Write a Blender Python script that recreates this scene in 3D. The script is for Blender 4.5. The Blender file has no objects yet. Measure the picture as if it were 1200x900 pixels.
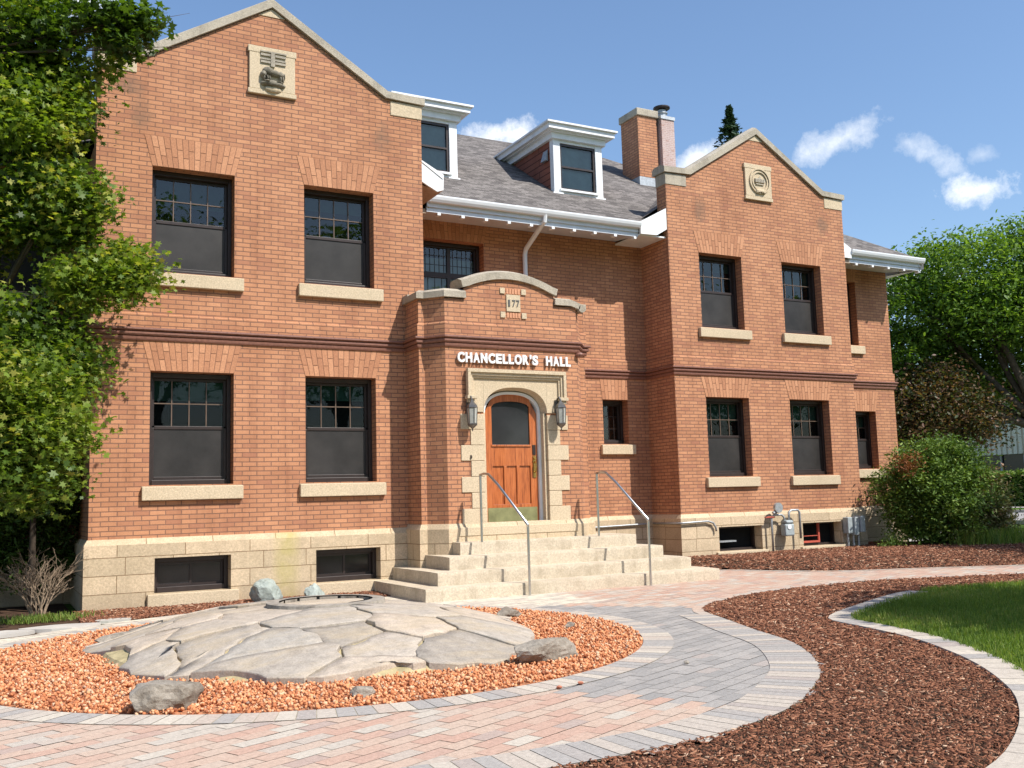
import bpy, math, random
import numpy as np
from mathutils import Matrix, Vector
random.seed(7); RNG = np.random.default_rng(11)
sc = bpy.context.scene
col = sc.collection

# ------------------------------------------------------------------ camera
C0 = np.array([-1.366, -14.0, 1.301])
YAW, PIT, ROL, FPX = 28.171, 6.616, -1.611, 1158.863
_y, _p, _r = [math.radians(a) for a in (YAW, PIT, ROL)]
FW = np.array([math.sin(_y)*math.cos(_p), math.cos(_y)*math.cos(_p), math.sin(_p)])
RT = np.array([math.cos(_y), -math.sin(_y), 0.0]); UP = np.cross(RT, FW)
CR = math.cos(_r)*RT + math.sin(_r)*UP; CU = -math.sin(_r)*RT + math.cos(_r)*UP
cam_d = bpy.data.cameras.new('camera'); cam = bpy.data.objects.new('camera', cam_d); col.objects.link(cam)
cam_d.sensor_width = 36; cam_d.lens = FPX/1200*36; cam_d.clip_end = 2000; cam_d.clip_start = .1
M = Matrix.Identity(4)
for i in range(3):
    M[i][0] = CR[i]; M[i][1] = CU[i]; M[i][2] = -FW[i]; M[i][3] = C0[i]
cam.matrix_world = M
sc.camera = cam

# ------------------------------------------------------------------ light
SUN_AZ = 28.5      # degrees from the facade normal (-y) towards +x
SUN_EL = 50.5
sd = np.array([math.sin(math.radians(SUN_AZ))*math.cos(math.radians(SUN_EL)),
               -math.cos(math.radians(SUN_AZ))*math.cos(math.radians(SUN_EL)), math.sin(math.radians(SUN_EL))])
sl = bpy.data.lights.new('sun', 'SUN'); sl.energy = 4.9; sl.angle = math.radians(.5); sl.color = (1, .95, .87)
so = bpy.data.objects.new('sun', sl); col.objects.link(so)
so.rotation_euler = Vector(sd).to_track_quat('Z', 'Y').to_euler(); so.location = (10, -20, 30)
sc.view_settings.view_transform = 'Standard'; sc.view_settings.look = 'None'
sc.view_settings.exposure = .38; sc.view_settings.gamma = 1; sc.view_settings.use_curve_mapping = False
sc.cycles.max_bounces = 6; sc.cycles.transparent_max_bounces = 8; sc.cycles.caustics_reflective = False
sc.cycles.caustics_refractive = False; sc.cycles.sample_clamp_indirect = 4

W = bpy.data.worlds.new('World'); sc.world = W; W.use_nodes = True
wn = W.node_tree.nodes; wl = W.node_tree.links; wn.clear()
def N(t, nodes, **k):
    n = nodes.new(t)
    for a, b in k.items(): setattr(n, a, b)
    return n
def wmath(op, a, b=None, c=None):
    n = N('ShaderNodeMath', wn, operation=op)
    for i, s in enumerate((a, b, c)):
        if s is None: continue
        if isinstance(s, (int, float)): n.inputs[i].default_value = s
        else: wl.new(s, n.inputs[i])
    return n.outputs[0]
sky = N('ShaderNodeTexSky', wn, sky_type='NISHITA', sun_disc=False)
sky.sun_elevation = math.radians(SUN_EL); sky.sun_rotation = math.radians(180-SUN_AZ)
sky.air_density = 1.0; sky.dust_density = 1.1; sky.ozone_density = 5.0; sky.air_density = 1.15
tc = N('ShaderNodeTexCoord', wn)
nz = N('ShaderNodeTexNoise', wn); nz.inputs['Scale'].default_value = 19; nz.inputs['Detail'].default_value = 8; nz.inputs['Roughness'].default_value = .68
wl.new(tc.outputs['Generated'], nz.inputs['Vector'])
nz2 = N('ShaderNodeTexNoise', wn); nz2.inputs['Scale'].default_value = 5; nz2.inputs['Detail'].default_value = 3
wl.new(tc.outputs['Generated'], nz2.inputs['Vector'])
def pdir(u, v):
    d = FW + CR*(u-600)/FPX + CU*(450-v)/FPX
    return d/np.linalg.norm(d)
# small fair-weather clouds: direction of the centre, half sizes (radians), tilt, density
CL = [((590, 158), .050, .020, 2, 1.0), ((990, 160), .050, .017, 18, .62), ((1085, 178), .036, .014, -32, .5), ((1155, 221), .032, .017, 4, .95),
      ((815, 186), .034, .014, 14, .8), ((1070, 330), .06, .018, 5, .6), ((98, 6), .028, .014, 10, .8), ((1150, 182), .014, .01, 0, .3),
      ((-500, 120), .15, .05, 5, .7), ((1900, 160), .15, .05, 5, .7)]
acc = None
for (u, v), ra, rb, tilt, den in CL:
    c = pdir(u, v); e1 = np.cross(c, (0, 0, 1)); e1 /= np.linalg.norm(e1); e2 = np.cross(e1, c)
    t = math.radians(tilt); a1 = (math.cos(t)*e1+math.sin(t)*e2)/ra; a2 = (-math.sin(t)*e1+math.cos(t)*e2)/rb
    ds = []
    for ax in (a1, a2, c):
        d = N('ShaderNodeVectorMath', wn, operation='DOT_PRODUCT'); wl.new(tc.outputs['Generated'], d.inputs[0]); d.inputs[1].default_value = tuple(ax)
        ds.append(d.outputs['Value'])
    r2 = wmath('ADD', wmath('MULTIPLY', ds[0], ds[0]), wmath('MULTIPLY', ds[1], ds[1]))
    r2 = wmath('ADD', r2, wmath('MULTIPLY', wmath('LESS_THAN', ds[2], 0), 100))
    m = wmath('SUBTRACT', 1.0, wmath('SQRT', r2))                       # 1 at centre
    m = wmath('ADD', m, wmath('MULTIPLY', wmath('SUBTRACT', nz.outputs[0], .5), 3.3))
    m = wmath('MULTIPLY', m, 1.15)
    cl = N('ShaderNodeClamp', wn); wl.new(m, cl.inputs[0]); m = wmath('MULTIPLY', cl.outputs[0], den)
    acc = m if acc is None else wmath('MAXIMUM', acc, m)
mix = N('ShaderNodeMix', wn, data_type='RGBA'); wl.new(acc, mix.inputs[0]); wl.new(sky.outputs[0], mix.inputs[6]); mix.inputs[7].default_value = (6.8, 6.95, 7.1, 1)
bg = N('ShaderNodeBackground', wn); bg.inputs[1].default_value = .143
wl.new(mix.outputs[2], bg.inputs[0]); wo = N('ShaderNodeOutputWorld', wn); wl.new(bg.outputs[0], wo.inputs[0])

# ------------------------------------------------------------------ materials
MATS = {}
def newmat(name):
    m = bpy.data.materials.new(name); m.use_nodes = True; MATS[name] = m
    nt = m.node_tree; b = nt.nodes['Principled BSDF']
    return m, nt.nodes, nt.links, b
def ramp(nodes, stops):
    r = nodes.new('ShaderNodeValToRGB'); e = r.color_ramp.elements
    while len(e) > 1: e.remove(e[-1])
    e[0].position = stops[0][0]; e[0].color = (*stops[0][1], 1)
    for p, c in stops[1:]:
        k = e.new(p); k.color = (*c, 1)
    return r
def noise(nodes, links, vec, scale, detail=4, rough=.6):
    n = nodes.new('ShaderNodeTexNoise'); n.inputs['Scale'].default_value = scale; n.inputs['Detail'].default_value = detail; n.inputs['Roughness'].default_value = rough
    if vec is not None: links.new(vec, n.inputs['Vector'])
    return n.outputs['Fac']
def mixc(nodes, links, fac, a, b, blend='MIX'):
    n = nodes.new('ShaderNodeMix'); n.data_type = 'RGBA'; n.blend_type = blend
    for i, s in ((0, fac), (6, a), (7, b)):
        if isinstance(s, (int, float)): n.inputs[i].default_value = s
        elif isinstance(s, tuple): n.inputs[i].default_value = (*s, 1) if len(s) == 3 else s
        else: links.new(s, n.inputs[i])
    return n.outputs[2]
def bump(nodes, links, h, b, strength=.3, dist=.01, prev=None):
    n = nodes.new('ShaderNodeBump'); n.inputs['Strength'].default_value = strength; n.inputs['Distance'].default_value = dist
    links.new(h, n.inputs['Height'])
    if prev is not None: links.new(prev, n.inputs['Normal'])
    links.new(n.outputs[0], b.inputs['Normal']); return n.outputs[0]
def mapr(nodes, links, v, a, b, c=0, d=1):
    n = nodes.new('ShaderNodeMapRange'); links.new(v, n.inputs[0])
    for i, x in enumerate((a, b, c, d)): n.inputs[i+1].default_value = x
    return n.outputs[0]

def m_brick(name, c1, c2, cm, bw=.203, rh=.0640, ms=.0065, rot=False, stains=True):
    m, n, l, b = newmat(name)
    uv = n.new('ShaderNodeUVMap'); vec = uv.outputs[0]
    if rot:
        mp = n.new('ShaderNodeMapping'); mp.inputs['Rotation'].default_value = (0, 0, math.pi/2); l.new(vec, mp.inputs[0]); vec = mp.outputs[0]
    # courses are never laid perfectly straight
    br = n.new('ShaderNodeTexBrick'); br.offset = .5
    for k, v in (('Scale', 1), ('Mortar Size', ms), ('Mortar Smooth', .15), ('Bias', 0), ('Brick Width', bw), ('Row Height', rh)): br.inputs[k].default_value = v
    br.inputs['Color1'].default_value = (*c1, 1); br.inputs['Color2'].default_value = (*c2, 1); br.inputs['Mortar'].default_value = (*cm, 1)
    wv = n.new('ShaderNodeVectorMath'); wv.operation = 'MULTIPLY_ADD'
    nn = n.new('ShaderNodeTexNoise'); nn.inputs['Scale'].default_value = 6; l.new(vec, nn.inputs['Vector'])
    l.new(nn.outputs['Color'], wv.inputs[0]); wv.inputs[1].default_value = (.012, .006, 0); l.new(vec, wv.inputs[2]); l.new(wv.outputs[0], br.inputs['Vector'])
    geo = n.new('ShaderNodeNewGeometry')
    big = noise(n, l, geo.outputs['Position'], .9, 5, .6)
    col_ = mixc(n, l, 1.0, br.outputs['Color'], ramp_out(n, l, big, [(.3, (.84, .80, .78)), (.55, (1, 1, 1)), (.75, (1.05, 1.09, 1.12))]), 'MULTIPLY')
    fine = noise(n, l, geo.outputs['Position'], 60, 3, .7)
    col_ = mixc(n, l, 1.0, col_, ramp_out(n, l, fine, [(.25, (.84, .84, .84)), (.7, (1.1, 1.1, 1.1))]), 'MULTIPLY')
    mps = n.new('ShaderNodeMapping'); mps.inputs['Scale'].default_value = (2.6, 2.6, .28); l.new(geo.outputs['Position'], mps.inputs[0])
    stn = noise(n, l, mps.outputs[0], 1.5, 6, .7)
    col_ = mixc(n, l, 1.0, col_, ramp_out(n, l, stn, [(.28, (.78, .74, .74)), (.5, (1, 1, 1)), (.8, (1.06, 1.05, 1.03))]), 'MULTIPLY')
    # second, sparser family of darker fired bricks
    br2 = n.new('ShaderNodeTexBrick'); br2.offset = .5
    for k, v in (('Scale', 1), ('Mortar Size', 0), ('Bias', .0), ('Brick Width', bw), ('Row Height', rh)): br2.inputs[k].default_value = v
    br2.inputs['Color1'].default_value = (0, 0, 0, 1); br2.inputs['Color2'].default_value = (1, 1, 1, 1)
    l.new(wv.outputs[0], br2.inputs['Vector'])
    dk = mapr(n, l, br2.outputs['Color'], .80, 1.0, 0, .42)
    col_ = mixc(n, l, dk, col_, (.36, .155, .10))
    if stains:
        sn = noise(n, l, geo.outputs['Position'], 3.2, 6, .75)
        sx = n.new('ShaderNodeSeparateXYZ'); l.new(geo.outputs['Position'], sx.inputs[0])
        def spot(cx, cz, rx, rz):
            a = n.new('ShaderNodeMath'); a.operation = 'SUBTRACT'; l.new(sx.outputs[0], a.inputs[0]); a.inputs[1].default_value = cx
            a2 = n.new('ShaderNodeMath'); a2.operation = 'DIVIDE'; l.new(a.outputs[0], a2.inputs[0]); a2.inputs[1].default_value = rx
            c = n.new('ShaderNodeMath'); c.operation = 'SUBTRACT'; l.new(sx.outputs[2], c.inputs[0]); c.inputs[1].default_value = cz
            c2 = n.new('ShaderNodeMath'); c2.operation = 'DIVIDE'; l.new(c.outputs[0], c2.inputs[0]); c2.inputs[1].default_value = rz
            p = n.new('ShaderNodeMath'); p.operation = 'MULTIPLY'; l.new(a2.outputs[0], p.inputs[0]); l.new(a2.outputs[0], p.inputs[1])
            q = n.new('ShaderNodeMath'); q.operation = 'MULTIPLY_ADD'; l.new(c2.outputs[0], q.inputs[0]); l.new(c2.outputs[0], q.inputs[1]); l.new(p.outputs[0], q.inputs[2])
            return mapr(n, l, q.outputs[0], 0, 1, .55, -.1)
        tot = None
        for s in ((.42, 6.75, .30, .5), (3.95, 6.95, .32, .45), (11.05, 6.9, .3, .65), (14.35, 6.95, .3, .45), (.25, 7.15, .5, .3)):
            o_ = spot(*s)
            if tot is None: tot = o_
            else:
                mx = n.new('ShaderNodeMath'); mx.operation = 'MAXIMUM'; l.new(tot, mx.inputs[0]); l.new(o_, mx.inputs[1]); tot = mx.outputs[0]
        ad = n.new('ShaderNodeMath'); ad.operation = 'ADD'; l.new(tot, ad.inputs[0]); l.new(sn, ad.inputs[1])
        sf = mapr(n, l, ad.outputs[0], .84, 1.12, 0, .7)
        col_ = mixc(n, l, sf, col_, (.20, .125, .085))
    l.new(col_, b.inputs['Base Color']); b.inputs['Roughness'].default_value = .85; b.inputs['Specular IOR Level'].default_value = .25
    inv = n.new('ShaderNodeMath'); inv.operation = 'SUBTRACT'; inv.inputs[0].default_value = 1; l.new(br.outputs['Fac'], inv.inputs[1])
    p = bump(n, l, inv.outputs[0], b, .9, .006)
    bump(n, l, fine, b, .25, .003, p)
    return m
def ramp_out(n, l, fac, stops):
    r = ramp(n, stops); l.new(fac, r.inputs[0]); return r.outputs[0]

def m_stone(name, base, dark, scale=40, block=None, rough=.9, stain=.5, bumps=.5):
    m, n, l, b = newmat(name)
    geo = n.new('ShaderNodeNewGeometry'); P = geo.outputs['Position']
    f1 = noise(n, l, P, scale, 5, .75); f2 = noise(n, l, P, 2.2, 5, .65)
    c = mixc(n, l, mapr(n, l, f1, .38, .68), tuple(x*.74 for x in base), tuple(min(1, x*1.10) for x in base))
    c = mixc(n, l, mapr(n, l, f2, .48, .75, 0, stain), c, dark)
    if block:
        uv = n.new('ShaderNodeUVMap'); br = n.new('ShaderNodeTexBrick'); br.offset = .42; br.squash = .7; br.squash_frequency = 3
        mp = n.new('ShaderNodeMapping'); mp.inputs['Location'].default_value = (.3, block[2], 0); l.new(uv.outputs[0], mp.inputs[0]); l.new(mp.outputs[0], br.inputs['Vector'])
        for k, v in (('Scale', 1), ('Mortar Size', .005), ('Mortar Smooth', .1), ('Brick Width', block[0]), ('Row Height', block[1])): br.inputs[k].default_value = v
        br.inputs['Color1'].default_value = (.86, .84, .80, 1); br.inputs['Color2'].default_value = (1.08, 1.04, 1.0, 1); br.inputs['Mortar'].default_value = (.42, .34, .26, 1)
        c = mixc(n, l, 1.0, c, br.outputs['Color'], 'MULTIPLY')
    mps = n.new('ShaderNodeMapping'); mps.inputs['Scale'].default_value = (3.5, 3.5, .6); l.new(P, mps.inputs[0])
    c = mixc(n, l, mapr(n, l, noise(n, l, mps.outputs[0], 1.3, 6, .75), .52, .74, 0, stain*1.1), c, dark)
    if block:
        sx = n.new('ShaderNodeSeparateXYZ'); l.new(P, sx.inputs[0]); q = n.new('ShaderNodeMath'); q.operation = 'SUBTRACT'; l.new(sx.outputs[0], q.inputs[0]); q.inputs[1].default_value = 2.43
        q2 = n.new('ShaderNodeMath'); q2.operation = 'ABSOLUTE'; l.new(q.outputs[0], q2.inputs[0])
        q3 = n.new('ShaderNodeMath'); q3.operation = 'MULTIPLY'; l.new(mapr(n, l, q2.outputs[0], .05, .22, 1, 0), q3.inputs[0]); l.new(mapr(n, l, f2, .3, .6, .2, .9), q3.inputs[1])
        c = mixc(n, l, q3.outputs[0], c, (.42, .36, .13))
        # rising damp and splash dirt on the lowest course
        c = mixc(n, l, mapr(n, l, sx.outputs[2], .0, .30, .42, 0), c, (.33, .25, .17))
    l.new(c, b.inputs['Base Color']); b.inputs['Roughness'].default_value = rough; b.inputs['Specular IOR Level'].default_value = .2
    p = bump(n, l, f1, b, bumps, .012)
    if block:
        inv = n.new('ShaderNodeMath'); inv.operation = 'SUBTRACT'; inv.inputs[0].default_value = 1; l.new(br.outputs['Fac'], inv.inputs[1])
        bump(n, l, inv.outputs[0], b, .8, .008, p)
    return m
def m_plain(name, c, rough=.6, metal=0, spec=.5, var=.12, scale=12, bmp=0):
    m, n, l, b = newmat(name)
    geo = n.new('ShaderNodeNewGeometry'); f = noise(n, l, geo.outputs['Position'], scale, 4, .6)
    cc = mixc(n, l, mapr(n, l, f, .3, .7), tuple(x*(1-var) for x in c), tuple(min(1, x*(1+var)) for x in c))
    l.new(cc, b.inputs['Base Color']); b.inputs['Roughness'].default_value = rough; b.inputs['Metallic'].default_value = metal; b.inputs['Specular IOR Level'].default_value = spec
    if bmp: bump(n, l, f, b, bmp, .01)
    return m
def m_tint(name, stops, rough=.8, trans=0, spec=.3, nscale=0, bmp=0):
    """colour read from a per-face 'tint' attribute (each leaf, pebble or paver has its own colour)"""
    m, n, l, b = newmat(name)
    a = n.new('ShaderNodeAttribute'); a.attribute_name = 'tint'
    c = ramp_out(n, l, a.outputs['Fac'], stops)
    if nscale:
        geo = n.new('ShaderNodeNewGeometry'); f = noise(n, l, geo.outputs['Position'], nscale, 5, .7)
        c = mixc(n, l, 1.0, c, ramp_out(n, l, f, [(.3, (.78, .78, .78)), (.7, (1.15, 1.15, 1.15))]), 'MULTIPLY')
        if bmp: bump(n, l, f, b, bmp, .01)
    l.new(c, b.inputs['Base Color']); b.inputs['Roughness'].default_value = rough; b.inputs['Specular IOR Level'].default_value = spec
    if trans:
        out = n['Material Output']; tr = n.new('ShaderNodeBsdfTranslucent'); mx = n.new('ShaderNodeMixShader'); mx.inputs[0].default_value = trans
        c2 = mixc(n, l, 1.0, c, (1.5, 1.5, .55), 'MULTIPLY'); l.new(c2, tr.inputs[0])
        l.new(b.outputs[0], mx.inputs[1]); l.new(tr.outputs[0], mx.inputs[2]); l.new(mx.outputs[0], out.inputs[0])
    return m

B1, B2, BM = (.54, .262, .142), (.425, .198, .108), (.235, .128, .088)
brick = m_brick('brick', B1, B2, BM)
brick_v = m_plain('brick_voussoir', (.58, .285, .165), .85, 0, .25, .14, 30, .2)
brick_dark = m_plain('mortar_joint', (.25, .13, .085), .9, 0, .2)
moulded = m_plain('moulded_brick', (.22, .095, .065), .5, 0, .5, .25, 25, .3)
limestone = m_stone('limestone', (.63, .51, .355), (.36, .30, .20), 45, None, stain=.28)
limeblock = m_stone('limestone_blocks', (.63, .51, .36), (.34, .27, .18), 45, (.86, .232, .246), stain=.42)
step_stone = m_stone('step_stone', (.62, .53, .405), (.33, .27, .19), 38, None, stain=.7)
coping_m = m_stone('weathered_coping', (.50, .44, .35), (.21, .185, .15), 55, None, stain=.7, bumps=.9)
white = m_plain('white_paint', (.76, .77, .78), .5, 0, .4, .10, 3)
greywhite = m_plain('grey_gutter_paint', (.60, .64, .70), .35, 0, .5, .05, 4)
soffit_m = m_plain('soffit_boards', (.42, .32, .24), .7, 0, .3, .15, 20)
frame_m = m_plain('dark_bronze_frame', (.030, .020, .018), .42, 0, .45, .2, 10)
muntin_m = m_plain('muntin_bronze', (.13, .09, .065), .4, 0, .5, .2, 10)
screen_m = m_plain('insect_screen', (.024, .022, .021), .5, 0, .4, .55, 1.6)
curtain_m = m_plain('green_blind', (.035, .085, .065), .8, 0, .2, .35, 2.2)
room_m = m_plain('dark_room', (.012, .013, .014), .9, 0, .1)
sheer_m = m_plain('pale_blind', (.46, .54, .55), .8, 0, .2, .2, 3)
steel = m_plain('brushed_steel', (.55, .54, .52), .28, 1.0, .5, .08, 30)
galv = m_plain('galvanised', (.40, .42, .43), .5, .6, .5, .2, 20)
meter_m = m_plain('meter_grey_paint', (.33, .37, .38), .55, .1, .4, .18, 14)
lamp_m = m_plain('lamp_pewter', (.16, .15, .14), .42, .7, .5, .2, 30)
letter_m = m_plain('white_letter', (.82, .81, .80), .35, 0, .5, .03)
brass = m_plain('brass', (.55, .36, .12), .3, 1, .5, .2, 20)
kick_m = m_plain('kick_plate', (.42, .40, .20), .38, .8, .5, .25, 6)
redpaint = m_plain('red_frame', (.42, .08, .05), .6)
rock_m = m_stone('field_rock', (.34, .30, .25), (.12, .095, .07), 26, None, stain=.9, bumps=1)
rock_green = m_stone('green_rock', (.36, .40, .37), (.22, .25, .21), 8, None, rough=.45, stain=.8, bumps=.8)
soil = m_plain('dark_soil', (.075, .045, .03), .95, 0, .1, .4, 8, .5)
sand = m_plain('joint_sand', (.34, .30, .23), .95, 0, .1, .3, 6)
asphalt = m_plain('street_surface', (.30, .28, .27), .9, 0, .2, .12, .8)
concrete = m_plain('pale_concrete', (.46, .43, .39), .9, 0, .2, .15, 2)
bark = m_plain('bark', (.085, .065, .05), .95, 0, .2, .4, 9, .8)
twig = m_plain('dry_twig', (.27, .20, .14), .9, 0, .2, .3, 9)

def m_wood():
    m, n, l, b = newmat('door_wood')
    geo = n.new('ShaderNodeNewGeometry'); mp = n.new('ShaderNodeMapping'); mp.inputs['Scale'].default_value = (28, 28, 2.0); l.new(geo.outputs['Position'], mp.inputs[0])
    f = noise(n, l, mp.outputs[0], 1.6, 6, .65)
    l.new(ramp_out(n, l, f, [(.3, (.20, .045, .012)), (.5, (.42, .115, .03)), (.7, (.52, .165, .05))]), b.inputs['Base Color'])
    b.inputs['Roughness'].default_value = .38; b.inputs['Coat Weight'].default_value = .25
    return m
wood = m_wood()
def m_glass():
    m, n, l, b = newmat('window_glass')
    out = n['Material Output']; n.remove(b)
    g = n.new('ShaderNodeBsdfGlossy'); g.inputs['Roughness'].default_value = .015; g.inputs['Color'].default_value = (.95, 1, 1, 1)
    t = n.new('ShaderNodeBsdfTransparent'); t.inputs[0].default_value = (.62, .70, .68, 1)
    fr = n.new('ShaderNodeFresnel'); fr.inputs[0].default_value = 1.6
    geo = n.new('ShaderNodeNewGeometry'); nn = noise(n, l, geo.outputs['Position'], 1.3, 2, .5)
    bp_ = n.new('ShaderNodeBump'); bp_.inputs['Strength'].default_value = .1; bp_.inputs['Distance'].default_value = .03; l.new(nn, bp_.inputs['Height']); l.new(bp_.outputs[0], g.inputs['Normal'])
    mx = n.new('ShaderNodeMixShader'); l.new(fr.outputs[0], mx.inputs[0]); l.new(t.outputs[0], mx.inputs[1]); l.new(g.outputs[0], mx.inputs[2]); l.new(mx.outputs[0], out.inputs[0])
    return m
glass = m_glass()
glass_low = m_glass(); glass_low.name = 'shaded_glass'; [setattr(q.inputs[0], 'default_value', 1.32) for q in glass_low.node_tree.nodes if q.bl_idname == 'ShaderNodeFresnel']
def m_shingle():
    m, n, l, b = newmat('roof_shingles')
    uv = n.new('ShaderNodeUVMap'); br = n.new('ShaderNodeTexBrick'); br.offset = .37; l.new(uv.outputs[0], br.inputs['Vector'])
    for k, v in (('Scale', 1), ('Mortar Size', .005), ('Mortar Smooth', .3), ('Brick Width', .17), ('Row Height', .085)): br.inputs[k].default_value = v
    br.inputs['Color1'].default_value = (.098, .088, .084, 1); br.inputs['Color2'].default_value = (.215, .195, .182, 1); br.inputs['Mortar'].default_value = (.05, .045, .04, 1)
    geo = n.new('ShaderNodeNewGeometry'); f = noise(n, l, geo.outputs['Position'], 50, 4, .7); f2 = noise(n, l, geo.outputs['Position'], 1.2, 4, .6)
    c = mixc(n, l, 1.0, br.outputs['Color'], ramp_out(n, l, f, [(.3, (.7, .7, .7)), (.7, (1.3, 1.3, 1.3))]), 'MULTIPLY')
    c = mixc(n, l, 1.0, c, ramp_out(n, l, f2, [(.3, (.85, .85, .85)), (.7, (1.15, 1.15, 1.15))]), 'MULTIPLY')
    l.new(c, b.inputs['Base Color']); b.inputs['Roughness'].default_value = .95; b.inputs['Specular IOR Level'].default_value = .15
    bump(n, l, br.outputs['Color'], b, .6, .01)
    return m
shingle = m_shingle()
pinkbrick = m_brick('flue_brick_pattern', (.50, .36, .33), (.46, .33, .30), (.62, .52, .48), .10, .045, .006, stains=False)
siding_m = m_brick('dormer_siding', (.30, .115, .075), (.27, .10, .07), (.09, .035, .025), 6.0, .13, .010, stains=False)

paver_mat = m_tint('paver', [(0, (.29, .27, .25)), (.12, (.36, .335, .31)), (.25, (.28, .265, .25)), (.38, (.35, .325, .30)), (.5, (.47, .305, .235)), (.62, (.49, .37, .29)), (.75, (.44, .385, .33)), (.88, (.56, .50, .41)), (1, (.64, .58, .46))], .9, 0, .2, 35, .35)
pebble_mat = m_tint('gravel', [(0, (.26, .085, .04)), (.2, (.48, .17, .07)), (.5, (.62, .26, .115)), (.82, (.68, .34, .17)), (.96, (.66, .45, .29)), (1, (.30, .20, .15))], .8, 0, .3)
chip_mat = m_tint('mulch', [(0, (.04, .017, .011)), (.4, (.17, .066, .036)), (.75, (.31, .135, .075)), (.93, (.42, .24, .15)), (1, (.55, .38, .26))], .85, 0, .2)
grass_mat = m_tint('grass_blade', [(0, (.075, .13, .02)), (.5, (.15, .235, .04)), (.85, (.25, .32, .07)), (1, (.36, .34, .12))], .6, .35)
flag_mat = m_tint('flagstone', [(0, (.33, .29, .245)), (.35, (.43, .375, .315)), (.7, (.48, .40, .32)), (1, (.38, .345, .30))], .85, 0, .2, 9, .9)
ground_grass = m_plain('lawn_ground', (.075, .13, .022), .95, 0, .1, .35, 3)

_n, _l = flag_mat.node_tree.nodes, flag_mat.node_tree.links; _b = _n['Principled BSDF']; _src = _b.inputs['Base Color'].links[0].from_socket
_g = _n.new('ShaderNodeNewGeometry'); _mp = _n.new('ShaderNodeMapping'); _mp.inputs['Scale'].default_value = (1, 2.2, 1); _mp.inputs['Rotation'].default_value = (0, 0, .5); _l.new(_g.outputs['Position'], _mp.inputs[0])
_c = mixc(_n, _l, mapr(_n, _l, noise(_n, _l, _mp.outputs[0], 1.6, 7, .7), .46, .70, 0, .65), _src, (.46, .36, .23))
_c = mixc(_n, _l, mapr(_n, _l, noise(_n, _l, _g.outputs['Position'], 3.3, 8, .8), .52, .72, 0, .6), _c, (.20, .17, .145))
_c = mixc(_n, _l, 1.0, _c, ramp_out(_n, _l, noise(_n, _l, _g.outputs['Position'], 70, 4, .8), [(.3, (.72, .72, .72)), (.65, (1.15, 1.15, 1.15))]), 'MULTIPLY')
_l.new(_c, _b.inputs['Base Color'])
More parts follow.
